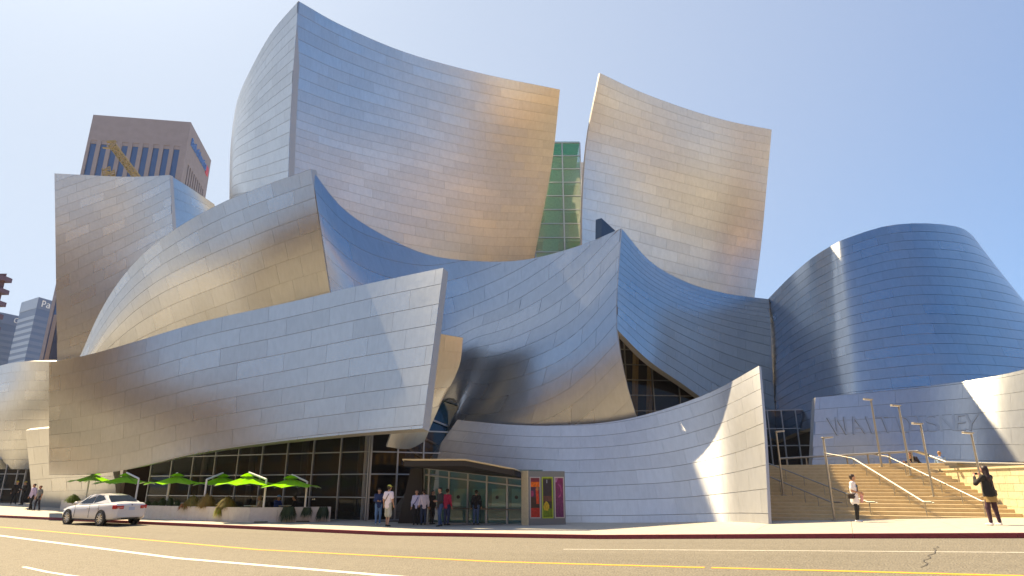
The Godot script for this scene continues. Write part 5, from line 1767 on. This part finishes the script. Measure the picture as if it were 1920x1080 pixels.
func person(spec: Dictionary) -> void:
	# local frame: x to the person's left, y up, z forwards; lengths for a height of 1.75 m
	var foot: Vector3 = spec.at
	var hgt: float = spec.get("h", 1.72)
	var k := hgt / 1.75
	var slim: float = 0.9 if spec.get("woman", false) else 1.0
	var t := thing("person", spec.label, "person", spec.get("group", ""), foot, spec.get("turn", 0.0))
	var sit: bool = spec.get("sit", false)
	var lean: float = spec.get("lean", 0.0)
	var pel := Vector3(0, 0.95, 0)
	if sit: pel.y = 0.13 if spec.get("floor", false) else 0.50
	var up := Vector3(0, cos(lean), sin(lean))
	var chest := pel + up * 0.33
	var neck := pel + up * 0.53 + Vector3(0, 0, 0.01)
	var head := pel + up * 0.69 + Vector3(0, 0, 0.035) + Vector3(0, 0, 0.05 if lean > 0.3 else 0.0)
	var J := {}
	for s in [-1.0, 1.0]:
		var n := "l" if s > 0 else "r"
		J["sh" + n] = pel + up * 0.47 + Vector3(0.175 * slim * s, 0, 0)
		J["hip" + n] = pel + Vector3(0.085 * s, -0.03, 0)
		var stp: Vector3 = spec.get("step_" + n, Vector3(0, 0, 0))
		if sit:
			J["kn" + n] = pel + (Vector3(0.1 * s, 0.36, 0.34) if spec.get("floor", false) else Vector3(0.11 * s, 0.02, 0.42))
			J["an" + n] = (Vector3(0.1 * s, 0.08, 0.55) if spec.get("floor", false) else Vector3(0.11 * s, 0.08, 0.44))
		else:
			J["an" + n] = Vector3(0.095 * s, 0.085, -0.02) + stp
			J["kn" + n] = (J["hip" + n] + J["an" + n]) * 0.5 + Vector3(0.012 * s, 0.02, 0.035 + absf(stp.z) * 0.12)
		var el: Vector3 = spec.get("el_" + n, Vector3(0.07, -0.28, -0.03))
		var wr: Vector3 = spec.get("wr_" + n, Vector3(0.09, -0.52, 0.04))
		J["el" + n] = J["sh" + n] + Vector3(el.x * s, el.y, el.z)
		J["wr" + n] = J["sh" + n] + Vector3(wr.x * s, wr.y, wr.z)
	for q in J: J[q] = J[q] * k
	pel *= k; chest *= k; neck *= k; head *= k
	var cell: float = spec.get("cell", 0.026)
	var skin_m := mat(spec.get("skin", lin(0.42, 0.24, 0.16)), 0.6)
	# body: one skin from the neck to the feet
	var body := Field.new()
	body.cell = cell
	body.bone(pel, chest, 0.11 * slim * k, 0.12 * slim * k)
	body.bone(chest, neck, 0.12 * slim * k, 0.055 * k)
	body.bone(neck, head + Vector3(0, -0.06, -0.015), 0.052 * k, 0.05 * k)
	for n in ["l", "r"]:
		body.bone(J["sh" + n], J["el" + n], 0.05 * k * slim, 0.038 * k)
		body.bone(J["el" + n], J["wr" + n], 0.038 * k, 0.026 * k)
		body.bone(J["hip" + n], J["kn" + n], 0.078 * k, 0.05 * k)
		body.bone(J["kn" + n], J["an" + n], 0.05 * k, 0.034 * k)
	var bm := MB.new()
	body.mesh(bm)
	for n in ["l", "r"]:
		var d: Vector3 = (J["wr" + n] - J["el" + n]).normalized()
		var inw := Vector3(-1 if n == "l" else 1, 0, 0)
		inw = (inw - d * inw.dot(d)).normalized() if absf(inw.dot(d)) < 0.95 else Vector3.BACK
		hand(bm, J["wr" + n], d, -inw, 1.0 if n == "l" else -1.0, spec.get("curl", 0.3))
	var hx := Transform3D(Basis.from_euler(Vector3(spec.get("nod", 0.0), spec.get("look", 0.0), 0)).scaled(Vector3.ONE * k * 0.98), head)
	bm.add(moved(head_mesh, hx))
	part(t, "body", bm.done(), skin_m)
	for s in [-1.0, 1.0]:
		var ey := MB.new()
		ey.ball(Vector3(0.032 * s, 0.002, 0.084), Vector3(0.012, 0.007, 0.008), 8, 5)
		part(t, "eye", moved(ey, hx).done(), M.dark)
	var mo := MB.new()
	mo.ball(Vector3(0, -0.056, 0.089), Vector3(0.023, 0.006, 0.007), 8, 5)
	part(t, "mouth", moved(mo, hx).done(), mat(lin(0.25, 0.08, 0.07), 0.6))
	var hm := mat(spec.get("hair", lin(0.015, 0.011, 0.009)), 0.55)
	part(t, "hair", moved(hair_long if spec.get("long", false) else hair_short, hx).done(), hm)
	if spec.has("cap"):
		var cp := MB.new()
		cp.lathe(Transform3D(Basis.IDENTITY, Vector3(0, 0.052, -0.015)), [Vector2(0.100, 0.0), Vector2(0.098, 0.04), Vector2(0.075, 0.078), Vector2(0.03, 0.096), Vector2(0.001, 0.098)], 16)
		cp.box(Transform3D(Basis(Vector3.RIGHT, 0.15), Vector3(0, 0.055, 0.12)), Vector3(0.15, 0.012, 0.10), 0.005)
		part(t, "cap", moved(cp, hx).done(), mat(spec.cap, 0.7))
	# clothes
	var top := Field.new()
	top.cell = cell
	var g := 0.016 * k
	var hem: float = spec.get("hem", 0.06)
	for s in [-1.0, 1.0]:
		var o := Vector3(0.055 * slim * k * s, 0, 0)
		top.bone(pel + up * hem * k * -1.0 + o, chest + o, 0.098 * slim * k + g + spec.get("flare", 0.0) * k, 0.105 * slim * k + g)
		top.bone(chest + o, neck + Vector3(0.03 * s, -0.06, 0) * k, 0.105 * slim * k + g, 0.062 * k + g)
	for n in ["l", "r"]:
		top.bone(neck + (J["sh" + n] - neck) * 0.4 + Vector3(0, -0.03 * k, 0), J["sh" + n], 0.06 * k + g * 0.5, 0.05 * k + g)
		if spec.get("short", false):
			top.bone(J["sh" + n], J["sh" + n].lerp(J["el" + n], 0.7), 0.054 * k + g, 0.056 * k + g)
		else:
			top.bone(J["sh" + n], J["el" + n], 0.05 * k + g, 0.042 * k + g * 0.8)
			top.bone(J["el" + n], J["el" + n].lerp(J["wr" + n], 0.88), 0.042 * k + g * 0.8, 0.032 * k + g * 0.7)
	var tm := MB.new()
	top.mesh(tm)
	part(t, spec.get("top_name", "shirt"), tm.done(), cloth(spec.top))
	var leg := Field.new()
	leg.cell = cell
	var down: float = spec.get("leg_to", 0.94)
	for n in ["l", "r"]:
		leg.bone(pel + Vector3(J["hip" + n].x * 0.8, 0.06 * k, 0), J["hip" + n], 0.095 * slim * k + 0.01, 0.09 * k + 0.008)
		leg.bone(J["hip" + n], J["kn" + n], 0.085 * k + 0.01, 0.056 * k + 0.014 + spec.get("wide", 0.0))
		if down > 0.5:
			leg.bone(J["kn" + n], J["kn" + n].lerp(J["an" + n], down), 0.056 * k + 0.012, 0.042 * k + 0.010 + spec.get("wide", 0.0))
		elif down > 0.0:
			leg.bone(J["kn" + n], J["kn" + n].lerp(J["an" + n], 0.12), 0.058 * k + 0.014 + spec.get("wide", 0.0), 0.06 * k + 0.014 + spec.get("wide", 0.0))
	var lm := MB.new()
	leg.mesh(lm)
	part(t, "trousers" if down > 0.5 else "shorts", lm.done(), cloth(spec.legs))
	if spec.has("skirt"):
		var sk := MB.new()
		sk.lathe(Transform3D(Basis.IDENTITY.scaled(Vector3(1, 1, 0.78)), pel), [Vector2(0.205 * k, -0.27 * k), Vector2(0.19 * k, -0.1 * k), Vector2(0.15 * k, 0.08 * k)], 20)
		part(t, "skirt", sk.done(), cloth(spec.skirt))
	var shm := mat(spec.get("shoes", lin(0.02, 0.02, 0.02)), 0.5)
	for n in ["l", "r"]:
		var a: Vector3 = J["an" + n]
		var yaw: float = 0.16 if n == "l" else -0.16
		var fd := Vector3(sin(yaw), 0, cos(yaw))
		var sh := Field.new()
		sh.cell = 0.016
		sh.k = 0.01
		sh.bone(a + Vector3(0, -0.03 * k, 0), Vector3(a.x, a.y - 0.045 * k, a.z) - fd * 0.03 * k, 0.036 * k, 0.038 * k)
		sh.bone(Vector3(a.x, a.y - 0.045 * k, a.z), Vector3(a.x, a.y - 0.055 * k, a.z) + fd * 0.15 * k, 0.038 * k, 0.029 * k)
		var sm := MB.new()
		sh.mesh(sm)
		part(t, "shoe", sm.done(), shm)
	if spec.has("bag"):
		var side: float = spec.get("bag_side", 1.0)
		var bg := MB.new()
		var bp := pel + Vector3(0.25 * side, 0.0, -0.06) * k
		bg.box(Transform3D(Basis(Vector3.UP, 0.2), bp), Vector3(0.11, 0.2, 0.24) * k, 0.04)
		part(t, "bag", bg.done(), mat(spec.bag, 0.6))
		strap(t, k, neck, pel, side, spec.bag)
	elif spec.has("strap"):
		strap(t, k, neck, pel, spec.get("bag_side", 1.0), spec.strap)
	if spec.has("jumper"):
		var jm := Field.new()
		jm.cell = 0.018
		var w: Vector3 = J["wrl"]
		jm.bone(w + Vector3(-0.05, 0, 0.03), w + Vector3(0.07, -0.02, 0.02), 0.06, 0.05)
		jm.bone(w + Vector3(0.03, -0.05, 0.03), w + Vector3(0.06, -0.32, 0.0), 0.06, 0.05)
		var jb := MB.new()
		jm.mesh(jb)
		part(t, "folded_jumper", jb.done(), cloth(spec.jumper))
	if spec.has("print"):
		var pr := MB.new()
		pr.box(Transform3D(Basis.IDENTITY, chest + Vector3(0, 0.03, 0.138) * k), Vector3(0.17, 0.07, 0.02) * k, 0.006)
		part(t, "shirt_print", pr.done(), mat(spec.print, 0.7))
	if spec.get("phone", false):
		var w: Vector3 = (J["wrl"] + J["wrr"]) * 0.5 + Vector3(0, 0.09, 0.05)
		part(t, "phone", boxm(Vector3(0.14, 0.075, 0.012), 0.004, Transform3D(Basis.IDENTITY, w)), M.dark)

func strap(t: Node3D, k: float, neck: Vector3, pel: Vector3, side: float, c: Color) -> void:
	for f in [-1.0, 1.0]:
		var s := MB.new()
		var p := [neck + Vector3(-0.09 * side, -0.015, 0.0) * k, neck + Vector3(-0.06 * side, -0.13, 0.135 * f) * k, pel + Vector3(0.05 * side, 0.2, 0.15 * f) * k, pel + Vector3(0.19 * side, 0.05, 0.04 * f) * k]
		s.tube(p, [0.016, 0.018, 0.018, 0.016], 5)
		part(t, "bag_strap", s.done(), mat(c, 0.6))

func cloth(c: Color) -> StandardMaterial3D:
	var key := "cloth" + c.to_html()
	if not M.has(key):
		var m := mat(c, 0.85)
		m.rim_enabled = true
		m.rim = 0.2
		if not M.has("weave"): M.weave = noise(0.02, 256, 4, true, 6.0, null, 31)
		m.normal_enabled = true
		m.normal_texture = M.weave
		m.normal_scale = 0.5
		m.uv1_triplanar = true
		m.uv1_scale = Vector3.ONE * 3.0
		M[key] = m
	return M[key]

func floral(a: Color, b: Color) -> StandardMaterial3D:
	var key := "cloth" + a.to_html()
	var m := mat(Color.WHITE, 0.85)
	var g := Gradient.new()
	g.offsets = PackedFloat32Array([0.0, 0.45, 0.55, 1.0])
	g.colors = PackedColorArray([lin(0.25, 0.28, 0.55), lin(0.3, 0.33, 0.6), a, b])
	m.albedo_texture = noise(0.05, 256, 2, false, 1.0, g, 33)
	m.uv1_triplanar = true
	m.uv1_scale = Vector3.ONE * 3.0
	M[key] = m
	return m

func everyone() -> void:
	build_heads()
	var dark := lin(0.015, 0.015, 0.018)
	var jean := lin(0.05, 0.085, 0.17)
	var fold := {"el_l": Vector3(0.04, -0.26, 0.02), "wr_l": Vector3(-0.10, -0.28, 0.22), "el_r": Vector3(0.04, -0.26, 0.02), "wr_r": Vector3(-0.08, -0.27, 0.22)}
	var hip := {"el_l": Vector3(0.13, -0.25, -0.05), "wr_l": Vector3(0.02, -0.44, 0.09)}
	# turn 0 faces the street side of the picture (towards +z), PI faces the hall
	floral(lin(0.55, 0.50, 0.10), lin(0.35, 0.40, 0.12))
	person({"label": "person in a navy jumper and jeans looking down, beside the one in a yellow-green cap", "at": Vector3(-6.5, -0.19, -32.94), "turn": 0.3, "top": lin(0.012, 0.03, 0.11), "top_name": "jumper", "legs": lin(0.10, 0.19, 0.36), "nod": 0.4, "shoes": lin(0.5, 0.5, 0.5), "h": 1.68}.merged(fold))
	person({"label": "person in a white shirt, patterned shorts and yellow-green cap seen from behind", "at": Vector3(-5.81, -0.19, -31.73), "turn": 2.7, "top": lin(0.72, 0.66, 0.74), "short": true, "legs": lin(0.55, 0.50, 0.10), "leg_to": 0.2, "wide": 0.03, "cap": lin(0.62, 0.60, 0.10), "h": 1.82, "skin": lin(0.45, 0.26, 0.17), "strap": lin(0.10, 0.09, 0.09), "hem": 0.1, "step_l": Vector3(0, 0, 0.08), "step_r": Vector3(0, 0, -0.08)})
	person({"label": "person in a pale blouse and dark trousers with a bag strap across the chest", "at": Vector3(-4.65, -0.19, -32.84), "turn": 0.1, "woman": true, "top": lin(0.48, 0.50, 0.72), "legs": dark, "strap": lin(0.05, 0.07, 0.25), "h": 1.60, "hair": lin(0.10, 0.08, 0.06), "bag_side": -1.0}.merged(hip))
	person({"label": "person in a white shirt and dark jeans beside the pale blouse", "at": Vector3(-4.29, -0.19, -32.86), "turn": 3.5, "top": lin(0.62, 0.57, 0.66), "legs": lin(0.03, 0.045, 0.09), "h": 1.62, "hair": lin(0.03, 0.02, 0.015)})
	person({"label": "person all in black half hidden behind the one in dark jacket and jeans", "at": Vector3(-3.96, -0.19, -33.54), "turn": 1.0, "top": dark, "legs": dark, "h": 1.58, "skin": lin(0.3, 0.17, 0.11)})
	person({"label": "person in a dark jacket and blue jeans with hands held forward", "at": Vector3(-3.39, -0.2, -31.87), "turn": -0.9, "top": lin(0.025, 0.025, 0.03), "top_name": "jacket", "legs": lin(0.04, 0.075, 0.17), "h": 1.72, "step_l": Vector3(0.02, 0, 0.12), "step_r": Vector3(0, 0, -0.14)}.merged(fold))
	person({"label": "person in a red shirt and dark blue jeans facing the booth", "at": Vector3(-3.15, -0.2, -32.72), "turn": 2.6, "top": lin(0.40, 0.02, 0.07), "legs": lin(0.03, 0.045, 0.12), "h": 1.66})
	person({"label": "person in a black top and jeans standing at the ticket counter", "at": Vector3(-1.75, -0.19, -32.95), "turn": 3.0, "top": dark, "top_name": "jacket", "legs": lin(0.06, 0.10, 0.19), "h": 1.60, "bag": dark, "bag_side": 1.0})
	person({"label": "person in a white top and black trousers holding a pink jumper before the steps", "at": Vector3(13.6, 0.25, -26.74), "turn": 0.9, "woman": true, "look": 0.5, "top": lin(0.78, 0.73, 0.74), "short": true, "legs": lin(0.012, 0.012, 0.014), "h": 1.79, "hair": lin(0.035, 0.018, 0.010), "skin": lin(0.45, 0.24, 0.15), "shoes": lin(0.78, 0.78, 0.78), "bag": lin(0.03, 0.018, 0.014), "bag_side": -1.0, "hem": 0.2, "flare": 0.045, "jumper": lin(0.62, 0.32, 0.32), "print": lin(0.04, 0.12, 0.22), "cell": 0.02, "el_l": Vector3(0.06, -0.27, 0.02), "wr_l": Vector3(-0.06, -0.36, 0.21), "el_r": Vector3(0.07, -0.27, -0.02), "wr_r": Vector3(-0.09, -0.34, 0.20)})
	person({"label": "person with long dark hair, black jacket and tan skirt taking a photograph", "at": Vector3(15.73, 0.38, -22.14), "turn": 3.45, "woman": true, "long": true, "top": lin(0.010, 0.010, 0.012), "top_name": "jacket", "flare": 0.045, "hem": 0.06, "legs": lin(0.045, 0.018, 0.035), "skirt": lin(0.30, 0.20, 0.07), "h": 1.86, "shoes": lin(0.75, 0.70, 0.72), "hair": lin(0.018, 0.006, 0.008), "skin": lin(0.50, 0.26, 0.20), "cell": 0.018, "phone": true, "step_l": Vector3(0.09, 0, 0.02), "step_r": Vector3(-0.09, 0, 0.02), "el_l": Vector3(0.16, -0.20, 0.14), "wr_l": Vector3(0.0, 0.02, 0.26), "el_r": Vector3(0.16, -0.20, 0.14), "wr_r": Vector3(0.0, 0.02, 0.26), "bag": lin(0.035, 0.03, 0.03), "bag_side": -0.2})
	person({"label": "strolling person in a lilac shirt and dark trousers at the far left", "at": Vector3(-34.87, -0.04, -48.96), "turn": -0.3, "top": lin(0.42, 0.36, 0.55), "legs": dark, "h": 1.80, "skin": lin(0.40, 0.21, 0.13), "step_l": Vector3(0, 0, 0.14), "step_r": Vector3(0, 0, -0.14)})
	person({"label": "strolling person in a grey vest beside the lilac shirt", "at": Vector3(-33.85, -0.05, -48.18), "turn": -0.3, "woman": true, "top": lin(0.14, 0.15, 0.16), "short": true, "legs": lin(0.02, 0.02, 0.035), "h": 1.68, "skin": lin(0.42, 0.2, 0.12), "hair": lin(0.10, 0.05, 0.03), "step_l": Vector3(0, 0, -0.12), "step_r": Vector3(0, 0, 0.12)})
	person({"label": "person in black with a yellow cap by the glass doors, nearer the picture edge", "at": Vector3(-43.64, 0.06, -59.05), "turn": 0.6, "top": lin(0.02, 0.015, 0.012), "legs": dark, "cap": lin(0.42, 0.32, 0.03), "h": 1.95, "step_l": Vector3(0.05, 0, 0), "step_r": Vector3(-0.05, 0, 0)}.merged(hip))
	person({"label": "person in black with a yellow cap by the dark doorway", "at": Vector3(-42.11, 0.05, -57.97), "turn": -0.4, "top": lin(0.02, 0.015, 0.012), "legs": dark, "cap": lin(0.42, 0.32, 0.03), "h": 1.92}.merged(fold))
	# on the landing and at the cafe tables
	person({"label": "person in dark clothes crouched on the landing behind the railing", "at": Vector3(20.79, 2.5, -33.9), "turn": -1.3, "sit": true, "floor": true, "lean": 0.7, "top": lin(0.018, 0.016, 0.03), "legs": dark, "h": 1.7, "hair": lin(0.1, 0.02, 0.03), "el_l": Vector3(0.05, -0.22, 0.16), "wr_l": Vector3(0, -0.2, 0.4), "el_r": Vector3(0.05, -0.22, 0.16), "wr_r": Vector3(0, -0.2, 0.4)})
	person({"label": "fair-haired person in a pale blue shirt seated behind the block wall", "at": Vector3(22.26, 2.43, -34.4), "turn": 2.6, "sit": true, "floor": true, "lean": 0.1, "top": lin(0.20, 0.30, 0.50), "legs": dark, "h": 1.7, "hair": lin(0.30, 0.17, 0.08), "el_l": Vector3(0.05, -0.22, 0.16), "wr_l": Vector3(0, -0.2, 0.4), "el_r": Vector3(0.05, -0.22, 0.16), "wr_r": Vector3(0, -0.2, 0.4)})
	var seat := {"sit": true, "h": 1.7, "lean": 0.15, "el_l": Vector3(0.08, -0.25, 0.08), "wr_l": Vector3(-0.02, -0.24, 0.30), "el_r": Vector3(0.08, -0.25, 0.08), "wr_r": Vector3(-0.02, -0.24, 0.30)}
	var X := Vector3(CP, 0, SP)
	person({"label": "diner in a pale shirt at the table under the umbrella with the bright arm", "at": on_ground(Vector3(-14.03, 0.22, -36.4) + X * 0.72, 0.0), "turn": -1.1 - 0.46, "top": lin(0.5, 0.42, 0.38), "legs": dark, "hair": lin(0.25, 0.18, 0.12)}.merged(seat))
	person({"label": "diner in a blue cap and navy shirt under the umbrella nearest the glass corner", "at": on_ground(Vector3(-12.23, 0.16, -36.6) - X * 0.72, 0.0), "turn": 1.1, "top": lin(0.02, 0.05, 0.25), "legs": dark, "cap": lin(0.08, 0.25, 0.5)}.merged(seat))
	person({"label": "diner in dark clothes nearest the glass corner", "at": on_ground(Vector3(-12.23, 0.16, -36.6) + X * 0.72, 0.0), "turn": -1.1 - 0.46, "top": dark, "legs": dark}.merged(seat))
